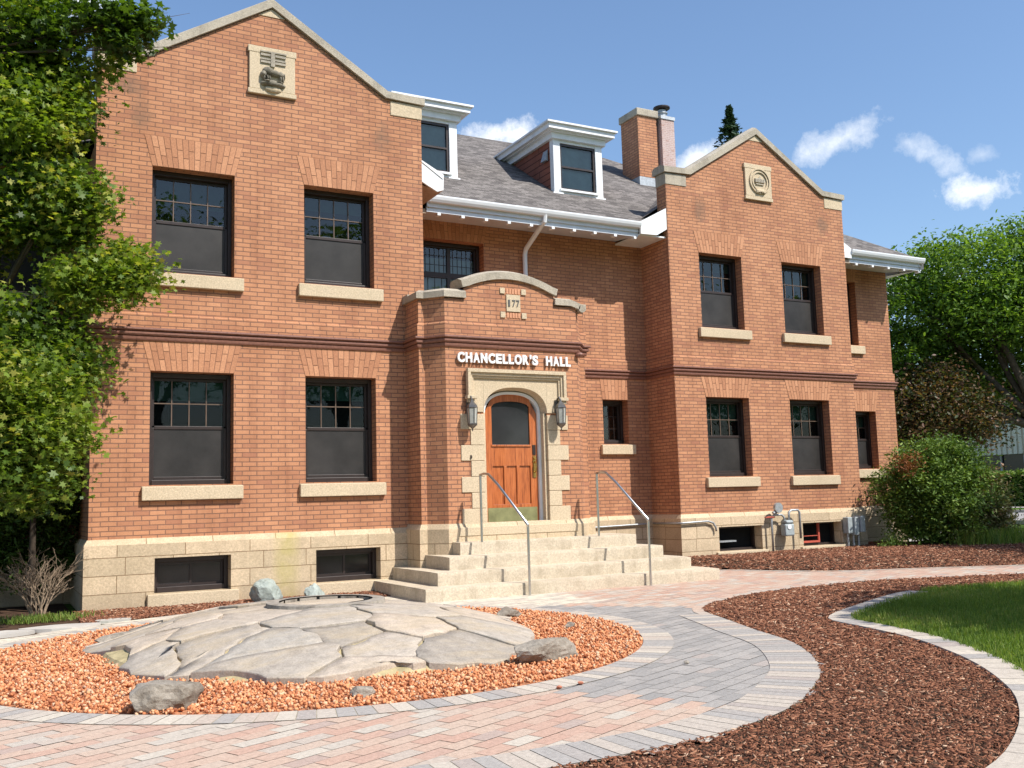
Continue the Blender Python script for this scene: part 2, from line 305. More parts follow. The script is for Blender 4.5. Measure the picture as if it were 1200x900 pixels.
# ------------------------------------------------------------------ mesh helpers
class MB:
    def __init__(s): s.v = []; s.f = []; s.m = []
    def poly(s, pts, mi=0):
        k = len(s.v); s.v += [tuple(map(float, p)) for p in pts]; s.f.append(tuple(range(k, k+len(pts)))); s.m.append(mi); return s
    def box(s, x0, x1, y0, y1, z0, z1, mi=0):
        k = len(s.v)
        s.v += [(x0, y0, z0), (x1, y0, z0), (x1, y1, z0), (x0, y1, z0), (x0, y0, z1), (x1, y0, z1), (x1, y1, z1), (x0, y1, z1)]
        for q in ((0, 1, 5, 4), (1, 2, 6, 5), (2, 3, 7, 6), (3, 0, 4, 7), (4, 5, 6, 7), (3, 2, 1, 0)): s.f.append(tuple(k+i for i in q)); s.m.append(mi)
        return s
    def prism(s, pts, y0, y1, mi=0):
        """polygon in the xz plane (counter-clockwise seen from -y) pushed from y0 to y1"""
        n = len(pts); k = len(s.v)
        s.v += [(x, y0, z) for x, z in pts] + [(x, y1, z) for x, z in pts]
        s.f.append(tuple(range(k, k+n))); s.m.append(mi)
        s.f.append(tuple(range(k+2*n-1, k+n-1, -1))); s.m.append(mi)
        for i in range(n):
            j = (i+1) % n; s.f.append((k+j, k+i, k+n+i, k+n+j)); s.m.append(mi)
        return s
    def tube(s, pts, r, seg=10, mi=0, cap=True):
        pts = [np.array(p, float) for p in pts]; n = len(pts); rs = r if isinstance(r, (list, tuple)) else [r]*n
        k = len(s.v); ref = None
        for i, p in enumerate(pts):
            t = pts[min(i+1, n-1)]-pts[max(i-1, 0)]; t = t/(np.linalg.norm(t)+1e-9)
            if ref is None: ref = np.array([0, 0, 1.]) if abs(t[2]) < .9 else np.array([1., 0, 0])
            a = np.cross(t, ref); a /= np.linalg.norm(a)+1e-9; b = np.cross(t, a); ref = -b if np.dot(-b, ref) > 0 else b
            for q in range(seg):
                w = 2*math.pi*q/seg; s.v.append(tuple(p+rs[i]*(math.cos(w)*a+math.sin(w)*b)))
        for i in range(n-1):
            for q in range(seg):
                q2 = (q+1) % seg; s.f.append((k+i*seg+q, k+i*seg+q2, k+(i+1)*seg+q2, k+(i+1)*seg+q)); s.m.append(mi)
        if cap:
            s.f.append(tuple(k+q for q in reversed(range(seg)))); s.m.append(mi)
            s.f.append(tuple(k+(n-1)*seg+q for q in range(seg))); s.m.append(mi)
        return s
    def lathe(s, prof, cx, cy, seg=16, mi=0):
        return s.tube([(cx, cy, z) for r, z in prof], [r for r, z in prof], seg, mi) if False else s._lathe(prof, cx, cy, seg, mi)
    def _lathe(s, prof, cx, cy, seg, mi):
        k = len(s.v); n = len(prof)
        for r, z in prof:
            for q in range(seg):
                w = 2*math.pi*(q+.5)/seg; s.v.append((cx+r*math.cos(w), cy+r*math.sin(w), z))
        for i in range(n-1):
            for q in range(seg):
                q2 = (q+1) % seg; s.f.append((k+i*seg+q, k+i*seg+q2, k+(i+1)*seg+q2, k+(i+1)*seg+q)); s.m.append(mi)
        s.f.append(tuple(k+q for q in reversed(range(seg)))); s.m.append(mi)
        s.f.append(tuple(k+(n-1)*seg+q for q in range(seg))); s.m.append(mi)
        return s
    def build(s, name, mats, parent=None, smooth=False, bevel=0, loc=None):
        if not isinstance(mats, (list, tuple)): mats = [mats]
        me = bpy.data.meshes.new(name); me.from_pydata(s.v, [], s.f)
        for m_ in mats: me.materials.append(m_)
        me.polygons.foreach_set('material_index', s.m); 
        if smooth: me.polygons.foreach_set('use_smooth', [True]*len(s.f))
        me.update(); autouv(me)
        return link(name, me, parent, bevel)
def autouv(me):
    uv = me.uv_layers.new(name='UVMap'); out = np.zeros((len(me.loops), 2))
    co = np.zeros(len(me.vertices)*3); me.vertices.foreach_get('co', co); co = co.reshape(-1, 3)
    for p in me.polygons:
        nx, ny, nzz = p.normal
        idx = list(p.loop_indices); vi = [me.loops[i].vertex_index for i in idx]; P = co[vi]
        h = math.hypot(nx, ny)
        if h < .05: out[idx] = P[:, :2]
        else:
            t = np.array([-ny/h, nx/h]); u = P[:, :2] @ t
            sl_ = math.sqrt(max(1e-6, 1-nzz*nzz)); v = P[:, 2]/max(sl_, .25)
            out[idx, 0] = u; out[idx, 1] = v
    uv.data.foreach_set('uv', out.ravel())
WLOC = {}
def link(name, me, parent=None, bevel=0):
    o = bpy.data.objects.new(name, me); col.objects.link(o)
    if parent is not None:
        o.parent = parent
        if parent.name in WLOC: o.matrix_parent_inverse = Matrix.Translation(-Vector(WLOC[parent.name]))
    if bevel:
        b = o.modifiers.new('bevel', 'BEVEL'); b.width = bevel; b.segments = 2; b.limit_method = 'ANGLE'
    return o
def tag(o, label=None, cat=None, group=None, kind=None):
    if label: o['label'] = label
    if cat: o['category'] = cat
    if group: o['group'] = group
    if kind: o['kind'] = kind
    return o
def thing(name, label, cat, loc, group=None, local=False):
    o = bpy.data.objects.new(name, None); col.objects.link(o); o.location = loc; o.empty_display_size = .2
    tag(o, label, cat, group)
    if not local: WLOC[o.name] = loc
    return o
def dup(root, loc, label=None):
    r = root.copy(); col.objects.link(r); r.location = loc
    if label: r['label'] = label
    for ch in list(root.children):
        c = ch.copy(); col.objects.link(c); c.parent = r
        for g in list(ch.children):
            d = g.copy(); col.objects.link(d); d.parent = c
    return r
def np_mesh(name, V, F, mats, tint=None, parent=None, smooth=False, mi=None):
    me = bpy.data.meshes.new(name); k = F.shape[1]
    me.vertices.add(len(V)); me.vertices.foreach_set('co', V.astype(np.float32).ravel())
    me.loops.add(F.size); me.loops.foreach_set('vertex_index', F.astype(np.int32).ravel())
    me.polygons.add(len(F)); me.polygons.foreach_set('loop_start', np.arange(0, F.size, k, dtype=np.int32)); me.polygons.foreach_set('loop_total', np.full(len(F), k, dtype=np.int32))
    for m_ in (mats if isinstance(mats, (list, tuple)) else [mats]): me.materials.append(m_)
    if smooth: me.polygons.foreach_set('use_smooth', np.ones(len(F), bool))
    if mi is not None: me.polygons.foreach_set('material_index', mi.astype(np.int32))
    me.update(calc_edges=True); me.validate()
    if tint is not None:
        a = me.attributes.new('tint', 'FLOAT', 'FACE'); a.data.foreach_set('value', tint.astype(np.float32))
    return link(name, me, parent)
def rotmats(n, full=True, ax=None, tilt=.5):
    if full:
        q = RNG.normal(size=(n, 4)); q /= np.linalg.norm(q, axis=1)[:, None]
    else:
        yaw = RNG.uniform(0, 2*math.pi, n); tl = RNG.normal(0, tilt, n); ta = RNG.uniform(0, 2*math.pi, n)
        qz = np.c_[np.cos(yaw/2), np.zeros(n), np.zeros(n), np.sin(yaw/2)]; qt = np.c_[np.cos(tl/2), np.cos(ta)*np.sin(tl/2), np.sin(ta)*np.sin(tl/2), np.zeros(n)]
        w1, x1, y1, z1 = qt.T; w2, x2, y2, z2 = qz.T
        q = np.c_[w1*w2-x1*x2-y1*y2-z1*z2, w1*x2+x1*w2+y1*z2-z1*y2, w1*y2-x1*z2+y1*w2+z1*x2, w1*z2+x1*y2-y1*x2+z1*w2]
    w, x, y, z = q.T
    return np.stack([np.stack([1-2*(y*y+z*z), 2*(x*y-z*w), 2*(x*z+y*w)], -1), np.stack([2*(x*y+z*w), 1-2*(x*x+z*z), 2*(y*z-x*w)], -1), np.stack([2*(x*z-y*w), 2*(y*z+x*w), 1-2*(x*x+y*y)], -1)], 1)
def scatter(name, tv, tf, P, Rm, S, mats, tint, parent=None, jitter=0, smooth=False):
    n = len(P); V = np.repeat(tv[None], n, 0)
    if jitter: V = V*(1+RNG.uniform(-jitter, jitter, (n, len(tv), 1)))
    S = S if S.ndim == 2 else np.repeat(S[:, None], 3, 1)
    V = np.einsum('nij,nkj->nki', Rm, V*S[:, None, :])+P[:, None, :]
    F = (tf[None]+(np.arange(n)*len(tv))[:, None, None]).reshape(-1, tf.shape[1])
    return np_mesh(name, V.reshape(-1, 3), F, mats, np.repeat(tint, len(tf)), parent, smooth)
MAPLE = np.array([(0, -.5, 0), (.12, -.18, .0), (.42, -.22, -.06), (.30, .02, -.02), (.50, .22, -.08), (.18, .2, 0), (0, .55, -.05), (-.18, .2, 0), (-.50, .22, -.08), (-.30, .02, -.02), (-.42, -.22, -.06), (-.12, -.18, .0)])
MAPLE_F = np.array([list(range(12))])
OVAL = np.array([(0, -.5, 0), (.26, -.1, .04), (.2, .25, .04), (0, .5, -.06), (-.2, .25, .04), (-.26, -.1, .04)]); OVAL_F = np.array([[0, 1, 2, 3], [0, 3, 4, 5]])
FERN = np.array([(0, -.5, 0), (.16, -.3, 0), (.10, -.1, 0), (.22, .1, .02), (.08, .2, 0), (0, .5, 0), (-.08, .2, 0), (-.22, .1, .02), (-.10, -.1, 0), (-.16, -.3, 0)]); FERN_F = np.array([list(range(10))])

# ------------------------------------------------------------------ the hall
HX = (6.0, 3.0, 0.0)
hall = thing('brick_hall', 'two-storey salmon brick hall with gabled wings, arched entrance and grey shingle roof', 'building', HX)
PER = [(-2.4, 11), (-2.4, 1.97), (-.15, 1.97), (-.15, 0), (4.30, 0), (4.30, -.51), (4.39, -.51), (4.61, -.78), (6.90, -.78), (7.12, -.51), (7.21, -.51), (7.21, 1.97), (10.23, 1.97), (10.23, 1.07), (14.97, 1.07), (14.97, 1.97), (17.24, 1.97), (17.24, 11)]
def offs(path, d):
    P = [np.array(p, float) for p in path]; out = []
    for i, p in enumerate(P):
        ns = []
        for a, b in ((i-1, i), (i, i+1)):
            if 0 <= a and b < len(P):
                t = P[b]-P[a]; t /= np.linalg.norm(t); ns.append(np.array([t[1], -t[0]]))
        if len(ns) == 2: m_ = ns[0]+ns[1]; m_ /= np.dot(m_, ns[0])
        else: m_ = ns[0]
        out.append(p+d*m_)
    return out
def sweep(mb, path, prof, mi=0):
    """prof: (outward offset, z) from bottom to top"""
    rows = [[(q[0], q[1], z) for q in offs(path, d)] for d, z in prof]
    for a, b in zip(rows, rows[1:]):
        for i in range(len(path)-1): mb.poly([a[i], a[i+1], b[i+1], b[i]], mi)
    return mb
ZB, ZPB, ZT, ZC = .917, .962, 3.74, 3.57
LS, LH, US, UH = 1.615, 3.162, 4.538, 6.032
def facade(mb, x0, x1, y, z0, z1, ops, rev, mi=0, rmi=None):
    """wall facing -y with openings (x0,x1,z0,z1) and their reveals"""
    rmi = mi if rmi is None else rmi
    xs = sorted({x0, x1, *[o[0] for o in ops], *[o[1] for o in ops]}); zs = sorted({z0, z1, *[o[2] for o in ops], *[o[3] for o in ops]})
    for i in range(len(xs)-1):
        for j in range(len(zs)-1):
            cx, cz = (xs[i]+xs[i+1])/2, (zs[j]+zs[j+1])/2
            if any(o[0] < cx < o[1] and o[2] < cz < o[3] for o in ops): continue
            mb.poly([(xs[i], y, zs[j]), (xs[i+1], y, zs[j]), (xs[i+1], y, zs[j+1]), (xs[i], y, zs[j+1])], mi)
    for a, b, c, d in ops:
        r = y+rev
        mb.poly([(a, y, c), (a, y, d), (a, r, d), (a, r, c)], rmi); mb.poly([(b, y, d), (b, y, c), (b, r, c), (b, r, d)], rmi)
        mb.poly([(a, y, d), (b, y, d), (b, r, d), (a, r, d)], rmi); mb.poly([(a, r, c), (b, r, c), (b, y, c), (a, y, c)], rmi)
WIN = []  # (x0,x1,z0,z1,y,style)
L1 = (.586, 1.70); L2 = (2.725, 3.806); U1 = (.575, 1.70); U2 = (2.715, 3.802)
R1 = (10.964, 12.047); R2 = (13.123, 14.22)
def wops(*l): return [tuple(o) for o in l]
lw = wops((*L1, LS, LH), (*L2, LS, LH), (*U1, US, UH), (*U2, US, UH))
rw = wops((*R1, LS, LH), (*R2, LS, LH), (*R1, US, UH), (*R2, US, UH))
mw = wops((5.46, 6.67, 4.45, 6.0), (9.16, 9.75, 2.30, 3.162))
rr = wops((15.45, 16.21, US+.02, UH), (15.6, 16.59, 1.75, 3.05))
lr = wops((-1.45, -.62, US, UH-.05), (-1.45, -.62, LS, LH))
RV = .38
def gable_pts(x0, x1):
    c = (x0+x1)/2
    return [(x1, 7.56), (x1-.62, 7.58), (c, 8.68), (x0+.62, 7.58), (x0, 7.56)]
# front walls of both wings, one mesh each
for nm, x0, x1, y, ops, lab in (('wing_wall', -.15, 4.62, 0, lw, 'left'), ('wing_wall', 10.23, 14.97, 1.07, rw, 'right')):
    mb = MB(); facade(mb, x0, x1, y, ZB, 7.0, ops, RV)
    g = gable_pts(x0, x1); mb.poly([(x0, y, 7.0), (x1, y, 7.0)]+[(a, y, b) for a, b in g])
    # returns and the back of the parapet
    t = .30
    mb.poly([(x0, y+t, 6.3), (x0, y, 6.3), (x0, y, 7.56), (x0, y+t, 7.56)]); mb.poly([(x1, y, 6.3), (x1, y+t, 6.3), (x1, y+t, 7.56), (x1, y, 7.56)])
    mb.poly([(a, y+t, b) for a, b in reversed(g)]+[(x1, y+t, 6.3), (x0, y+t, 6.3)][::-1])
    mb.poly([(x0, 1.97, ZB), (x0, y, ZB), (x0, y, 6.3), (x0, 1.97, 6.3)]); mb.poly([(x1, y, ZB), (x1, 1.97, ZB), (x1, 1.97, 6.3), (x1, y, 6.3)])
    mb.build(nm, brick, hall)
mb = MB(); facade(mb, 4.62, 10.23, 1.97, ZB, 6.35, mw, RV); mb.build('centre_wall', brick, hall)
mb = MB(); facade(mb, 14.97, 17.24, 1.97, ZB, 6.45, rr, RV); mb.poly([(17.24, 1.97, ZB), (17.24, 11, ZB), (17.24, 11, 6.45), (17.24, 1.97, 6.45)]); mb.build('side_wall', brick, hall)
mb = MB(); facade(mb, -2.4, -.15, 1.97, ZB, 6.45, lr, RV); mb.poly([(-2.4, 11, ZB), (-2.4, 1.97, ZB), (-2.4, 1.97, 6.45), (-2.4, 11, 6.45)]); mb.build('side_wall', brick, hall)
mb = MB(); mb.poly([(17.24, 11, 0), (-2.4, 11, 0), (-2.4, 11, 6.45), (17.24, 11, 6.45)]); mb.build('rear_wall', brick, hall)

# porch walls: door arch opening in the front
DX0, DX1, DY = 5.215, 6.305, -.78
ARC_S, ARC_H = 2.60, .385
def arch_z(x, x0=DX0, x1=DX1, s=ARC_S, h=ARC_H):
    t = abs((x-(x0+x1)/2)/((x1-x0)/2)); t = min(t, 1)
    return s+h*(1-t**2.5)**(1/2.2)
def arcpts(x0, x1, s, h, n=24): return [(x0+(x1-x0)*(1-math.cos(math.pi*i/n))/2, arch_z(x0+(x1-x0)*(1-math.cos(math.pi*i/n))/2, x0, x1, s, h)) for i in range(n+1)]
def partop(x):   # underside line of the porch parapet coping
    if x < 4.93 or x > 6.50: return 4.315
    c = 5.70; return 4.66-.20*((x-c)/.80)**2
pp = [(4.30, 1.97), (4.30, -.51), (4.39, -.51), (4.61, -.78)]; pq = [(6.90, -.78), (7.12, -.51), (7.21, -.51), (7.21, 1.97)]
mb = MB()
for path in (pp, pq):
    for a, b in zip(path, path[1:]): mb.poly([(*a, ZPB), (*b, ZPB), (*b, 4.33), (*a, 4.33)])
mb.poly([(4.61, DY, ZPB-.1), (DX0, DY, ZPB-.1), (DX0, DY, 3.02), (4.61, DY, 3.02)]); mb.poly([(DX1, DY, ZPB-.1), (6.90, DY, ZPB-.1), (6.90, DY, 3.02), (DX1, DY, 3.02)])
xs = np.linspace(DX0, DX1, 25)
mb.poly([(4.61, DY, 3.02), (6.90, DY, 3.02), (6.90, DY, 4.30), (4.61, DY, 4.30)])
xs = [4.93+i*(6.50-4.93)/20 for i in range(21)]
mb.poly([(xs[0], DY, 4.30), (xs[-1], DY, 4.30)]+[(x, DY, partop(x)) for x in reversed(xs)])
for a, b in zip([4.3]+[4.61, 6.90], [4.61, 6.90, 7.21]): mb.poly([(b, -.45, 4.2), (a, -.45, 4.2), (a, -.45, 4.33), (b, -.45, 4.33)])
mb.poly([(4.93, -.46, 4.2)]+[(x, -.46, partop(x)) for x in xs]+[(6.5, -.46, 4.2)])
# flat lead roof behind the parapet
mb.poly([(4.30, -.5, 4.2), (7.21, -.5, 4.2), (7.21, 1.97, 4.2), (4.30, 1.97, 4.2)])
mb.build('porch_wall', brick, hall)
# projecting brick band above the belt, then the moulded belt course
P2 = PER[1:-1]
mb = MB(); sweep(mb, PER, [(.001, ZT-.01), (.028, ZT-.005), (.028, 3.925), (.022, 3.935), (.001, 3.945)]); mb.build('brick_band', brick, hall)
mb = MB(); sweep(mb, PER, [(.0, ZC-.002), (.022, ZC+.002), (.030, ZC+.02), (.034, ZC+.05), (.022, ZC+.062), (.046, ZC+.066), (.058, ZC+.085), (.058, ZC+.110), (.040, ZC+.124), (.066, ZC+.128), (.082, ZC+.142), (.080, ZC+.165), (.030, ZC+.176)]); mb.build('string_course', moulded, hall, smooth=False)
# small moulded stop hanging at the right end of the porch belt
mb = MB(); mb.lathe([(.0, 3.49), (.05, 3.505), (.07, 3.54), (.05, 3.57)], 6.93, -.80, 12); mb.build('belt_stop', moulded, hall)

# foundation of limestone blocks
mb = MB()
BS, BH = .183, .650
def fnd(x0, x1, y, ops): facade(mb, x0, x1, y-.055, -.1, ZB-.075, ops, .38)
bl = [(.665, 1.662, BS, BH), (2.856, 3.828, BS, BH)]; brr = [(11.07, 12.145, BS, BH), (13.22, 14.30, BS, BH)]
fnd(-.205, 4.245, 0, bl); fnd(10.175, 15.025, 1.07, brr); fnd(7.265, 10.175, 1.97, []); fnd(15.025, 17.295, 1.97, []); fnd(-2.455, -.205, 1.97, [])
mb.poly([(-.205, 1.915, -.1), (-.205, -.055, -.1), (-.205, -.055, ZB-.075), (-.205, 1.915, ZB-.075)])
mb.poly([(10.175, 1.915, -.1), (10.175, 1.015, -.1), (10.175, 1.015, ZB-.075), (10.175, 1.915, ZB-.075)])
mb.poly([(15.025, 1.015, -.1), (15.025, 1.915, -.1), (15.025, 1.915, ZB-.075), (15.025, 1.015, ZB-.075)])
mb.poly([(17.295, 1.915, -.1), (17.295, 11, -.1), (17.295, 11, ZB-.075), (17.295, 1.915, ZB-.075)])
mb.poly([(-2.455, 11, -.1), (-2.455, 1.915, -.1), (-2.455, 1.915, ZB-.075), (-2.455, 11, ZB-.075)])
for path in (PER[:5], PER[11:]): sweep(mb, path, [(.055, ZB-.075), (.012, ZB), (-.01, ZB+.002)])
sweep(mb, [(4.30, 0)]+PER[5:11]+[(7.21, 1.97)], [(.055, -.1), (.055, ZPB-.075), (.012, ZPB), (-.01, ZPB+.002)])
mb.build('foundation', limeblock, hall)
for a, b, c, d in bl:
    MB().box(a-.09, b+.10, -.115, -.03, .0, BS-.003).build('basement_sill', limestone, hall, bevel=.008)
for a, b, c, d in brr:
    MB().box(a-.09, b+.10, .955, 1.04, .0, BS-.003).build('basement_sill', limestone, hall, bevel=.008)

# ---- windows
def voussoirs(x0, x1, z, y, h=.43, fl=.11, parent=None):
    mb = MB(); n = max(6, int(round((x1-x0+fl)/.078))); w0, w1 = x0-.004, x1+.004
    mb.poly([(w0, y-.002, z), (w1, y-.002, z), (w1+fl, y-.002, z+h), (w0-fl, y-.002, z+h)], 1)
    for i in range(n):
        def X(t, s): return (w0+(w1-w0)*t)*(1-s)+((w0-fl)+(w1-w0+2*fl)*t)*s
        t0, t1 = i/n, (i+1)/n; g = .045/n*1.1
        cut = .5 if n > 60 else (.62 if i % 2 else .36)
        for s0, s1 in ((.0, cut-.010), (cut+.010, 1)):
            mb.poly([(X(t0+g, s0), y-.006, z+h*s0), (X(t1-g, s0), y-.006, z+h*s0), (X(t1-g, s1), y-.006, z+h*s1), (X(t0+g, s1), y-.006, z+h*s1)], 0)
    o = mb.build('flat_arch', [brick_v2, brick_dark], parent)
    return o
brick_v2 = m_tint('voussoir_bricks', [(0, (.41, .19, .105)), (.5, (.48, .23, .126)), (1, (.55, .275, .155))], .85, 0, .25, 50)
def addtint(o):
    me = o.data; a = me.attributes.new('tint', 'FLOAT', 'FACE'); a.data.foreach_set('value', RNG.uniform(0, 1, len(me.polygons)).astype(np.float32))
def window(x0, x1, z0, z1, y, style='sash', sill=True, arch=True, wallb=None, label=None):
    Y0 = y; y = y+.07
    f = MB(); fy0, fy1 = y+.115, y+.245; fw_ = .055
    f.box(x0+.002, x0+fw_, fy0, fy1, z0, z1-.002); f.box(x1-fw_, x1-.002, fy0, fy1, z0, z1-.002)
    f.box(x0+fw_, x1-fw_, fy0, fy1, z1-fw_-.015, z1-.002); f.box(x0+fw_, x1-fw_, fy0-.02, fy1, z0, z0+.07)
    w = f.build('window', frame_m, hall, bevel=.004)
    if label: w['label'] = label
    a, b, c, d = x0+fw_, x1-fw_, z0+.07, z1-fw_-.015
    if style == 'sash':
        mid = c+(d-c)*.51
        s = MB(); sw = .035; ys = y+.150      # lower sash in front, upper behind
        for (p0, p1, q0, q1) in ((a, a+sw, c, mid), (b-sw, b, c, mid), (a+sw, b-sw, c, c+.045), (a+sw, b-sw, mid-.02, mid+.025)): s.box(p0, p1, ys, ys+.035, q0, q1)
        s.build('lower_sash', frame_m, w, bevel=.003)
        MB().poly([(a+sw, ys+.012, c+.045), (b-sw, ys+.012, c+.045), (b-sw, ys+.012, mid-.02), (a+sw, ys+.012, mid-.02)]).build('insect_screen', screen_m, w)
        s = MB(); yu = y+.19
        for (p0, p1, q0, q1) in ((a, a+sw, mid+.025, d), (b-sw, b, mid+.025, d), (a+sw, b-sw, d-.035, d)): s.box(p0, p1, yu, yu+.03, q0, q1)
        s.build('upper_sash', frame_m, w, bevel=.003)
        MB().poly([(a+sw, yu+.02, mid+.02), (b-sw, yu+.02, mid+.02), (b-sw, yu+.02, d-.035), (a+sw, yu+.02, d-.035)]).build('pane', glass if z0 > 3 else glass_low, w)
        g = MB(); A, B_, Cc, D = a+sw, b-sw, mid+.025, d-.035
        for i in (1, 2, 3): xx = A+(B_-A)*i/4; g.box(xx-.007, xx+.007, yu+.005, yu+.016, Cc, D)
        zz = Cc+(D-Cc)*.5; g.box(A, B_, yu+.0035, yu+.0145, zz-.007, zz+.007)
        g.build('muntins', muntin_m, w)
        k = random.uniform(.30, .75)
        MB().poly([(a, y+.262, mid+(d-mid)*(1-k)), (b, y+.262, mid+(d-mid)*(1-k)), (b, y+.262, d), (a, y+.262, d)]).build('blind', curtain_m, w)
    elif style == 'basement':
        s = MB(); m_ = (a+b)/2; ys = y+.17
        for (p0, p1) in ((a, m_+.02), (m_-.02, b)):
            off = 0 if p0 == a else .026
            for (q0, q1, r0, r1) in ((p0, p0+.03, c, d), (p1-.03, p1, c, d), (p0+.03, p1-.03, c, c+.035), (p0+.03, p1-.03, d-.035, d)): s.box(q0, q1, ys+off, ys+off+.025, r0, r1)
        s.build('sash', frame_m, w); MB().poly([(a+.02, ys+.014, c+.02), (m_, ys+.014, c+.02), (m_, ys+.014, d-.02), (a+.02, ys+.014, d-.02)]).build('pane', darkglass, w)
        MB().poly([(m_, ys+.04, c+.02), (b-.02, ys+.04, c+.02), (b-.02, ys+.04, d-.02), (m_, ys+.04, d-.02)]).build('pane', darkglass, w)
    elif style in ('leaded', 'grid'):
        s = MB(); ys = y+.17; cols = 2 if style == 'leaded' else 1; zt = d-(d-c)*.38
        g = MB()
        for q in range(cols):
            p0, p1 = a+(b-a)*q/cols, a+(b-a)*(q+1)/cols
            for (r0, r1) in (((c, zt-.02), (zt+.02, d)) if cols == 2 else ((c, d),)):
                for (q0, q1, s0, s1) in ((p0, p0+.035, r0, r1), (p1-.035, p1, r0, r1), (p0+.035, p1-.035, r0, r0+.03), (p0+.035, p1-.035, r1-.03, r1)): s.box(q0, q1, ys, ys+.03, s0, s1)
                nx_ = 5 if r0 > c else 3
                for i in range(1, nx_+1): xx = p0+(p1-p0)*i/(nx_+1); g.box(xx-.005, xx+.005, ys+.018, ys+.024, r0, r1)
                for i in range(1, 3): zz = r0+(r1-r0)*i/3; g.box(p0, p1, ys+.0165, ys+.0225, zz-.005, zz+.005)
        if cols == 2: s.box(a, b, ys-.004, ys+.034, zt-.02, zt+.02)
        s.build('sash', frame_m, w); g.build('leading', frame_m, w)
        MB().poly([(a, ys+.026, c), (b, ys+.026, c), (b, ys+.026, d), (a, ys+.026, d)]).build('pane', glass, w)
        if cols == 2: MB().poly([(a, y+.262, c), (b, y+.262, c), (b, y+.262, d-.2), (a, y+.262, d-.2)]).build('blind', sheer_m, w)
    # dark room seen behind the glass
    MB().poly([(x0, y+.295, z0), (x1, y+.295, z0), (x1, y+.295, z1), (x0, y+.295, z1)]).build('room_backing', room_m, w)
    y = Y0
    if sill:
        mb = MB(); o = sill if isinstance(sill, float) else .115
        mb.prism([(0, 0)], 0, 0) if False else None
        X0, X1 = x0-o+.02, x1+o+.01
        k = len(mb.v); zt_, zb_ = z0-.004, z0-.205
        mb.v += [(X0, y-.07, zb_), (X1, y-.07, zb_), (X1, y+.11, zb_), (X0, y+.11, zb_), (X0, y-.07, zt_-.018), (X1, y-.07, zt_-.018), (X1, y+.11, zt_), (X0, y+.11, zt_)]
        for q in ((0, 1, 5, 4), (1, 2, 6, 5), (2, 3, 7, 6), (3, 0, 4, 7), (4, 5, 6, 7), (3, 2, 1, 0)): mb.f.append(tuple(k+i for i in q)); mb.m.append(0)
        mb.build('sill', limestone, w, bevel=.009)
    if arch: addtint(voussoirs(x0, x1, z1, y, parent=w, h=arch if isinstance(arch, float) else .43, fl=.11 if (x1-x0) > .9 else .05))
    return w
darkglass = m_plain('dark_pane', (.02, .02, .022), .12, 0, .5, .3, 2)
for o in lw: window(*o, 0)
for o in rw: window(*o, 1.07)
for o in bl: window(*o, -.055, 'basement', False, False)
window(*mw[0], 1.97, 'leaded'); window(*mw[1], 1.97, 'grid', .10)
window(*rr[0], 1.97); window(*rr[1], 1.97); window(*lr[0], 1.97); window(*lr[1], 1.97)
# right basement lights: deep and dark, one propped open, one with a red inner frame
for i, (a, b, c, d) in enumerate(brr):
    y = 1.015; w = MB(); w.box(a, b, y+.2, y+.3, c, c+.045); w.box(a, b, y+.22, y+.3, d-.04, d); w.box(a, a+.04, y+.22, y+.3, c+.045, d-.04); w.box(b-.04, b, y+.22, y+.3, c+.045, d-.04)
    w = w.build('window', frame_m, hall)
    MB().box(a, b, y+.311, y+.316, c, d).build('room_backing', room_m, w)
    if i == 0: MB().box(a+.05, a+.50, y+.10, y+.26, c+.17, c+.20).build('hopper_sash', galv, w)
    else:
        r = MB(); r.box(a+.02, a+.60, y+.15, y+.19, c+.06, c+.10); r.box(a+.56, a+.60, y+.15, y+.19, c+.10, d-.02); r.box(a+.02, a+.56, y+.16, y+.18, c+.19, c+.205); r.build('red_sash', redpaint, w)

# ---- copings
def coping(path_xz, y0, y1, th, ov, name='coping'):
    """stone strip of thickness th following a line in the xz plane"""
    mb = MB(); P = [np.array(p, float) for p in path_xz]; nrm = []
    for i in range(len(P)):
        ns = []
        for a, b in ((i-1, i), (i, i+1)):
            if 0 <= a and b < len(P): t = P[b]-P[a]; t /= np.linalg.norm(t); ns.append(np.array([-t[1], t[0]]))
        m_ = ns[0]+ns[-1]; m_ /= np.dot(m_, ns[0]); nrm.append(m_)
    ym = (y0+y1)/2
    sec = lambda p, n_: [(p[0], y0-ov, p[1]), (p[0]+n_[0]*th*.72, y0-ov, p[1]+n_[1]*th*.72), (p[0]+n_[0]*th, y0+.06, p[1]+n_[1]*th), (p[0]+n_[0]*th, y1-.02, p[1]+n_[1]*th), (p[0]+n_[0]*th*.7, y1+ov, p[1]+n_[1]*th*.7), (p[0], y1+ov, p[1])]
    S = [sec(p, n_) for p, n_ in zip(P, nrm)]
    for a, b in zip(S, S[1:]):
        for i in range(6): j = (i+1) % 6; mb.poly([a[i], b[i], b[j], a[j]])
    mb.poly(S[0]); mb.poly(S[-1][::-1])
    return mb.build(name, coping_m, hall, bevel=.006)
for x0, x1, y in ((-.15, 4.62, 0), (10.23, 14.97, 1.07)):
    c = (x0+x1)/2
    coping([(x0-.05, 7.565), (x0+.60, 7.585), (c, 8.685), (x1-.60, 7.585), (x1+.05, 7.565)], y, y+.30, .155, .05)
    MB().box(x0-.012, x0+.50, y-.014, y+.312, 7.33, 7.558).build('kneeler', limestone if y == 0 else coping_m, hall, bevel=.008)
    MB().box(x1-.52, x1+.012, y-.014, y+.312, 7.33, 7.558).build('kneeler', limestone, hall, bevel=.008)
    MB().prism([(c-.20, 8.545), (c+.20, 8.545), (c, 8.668)], y-.012, y+.01).build('apex_stone', limestone, hall)
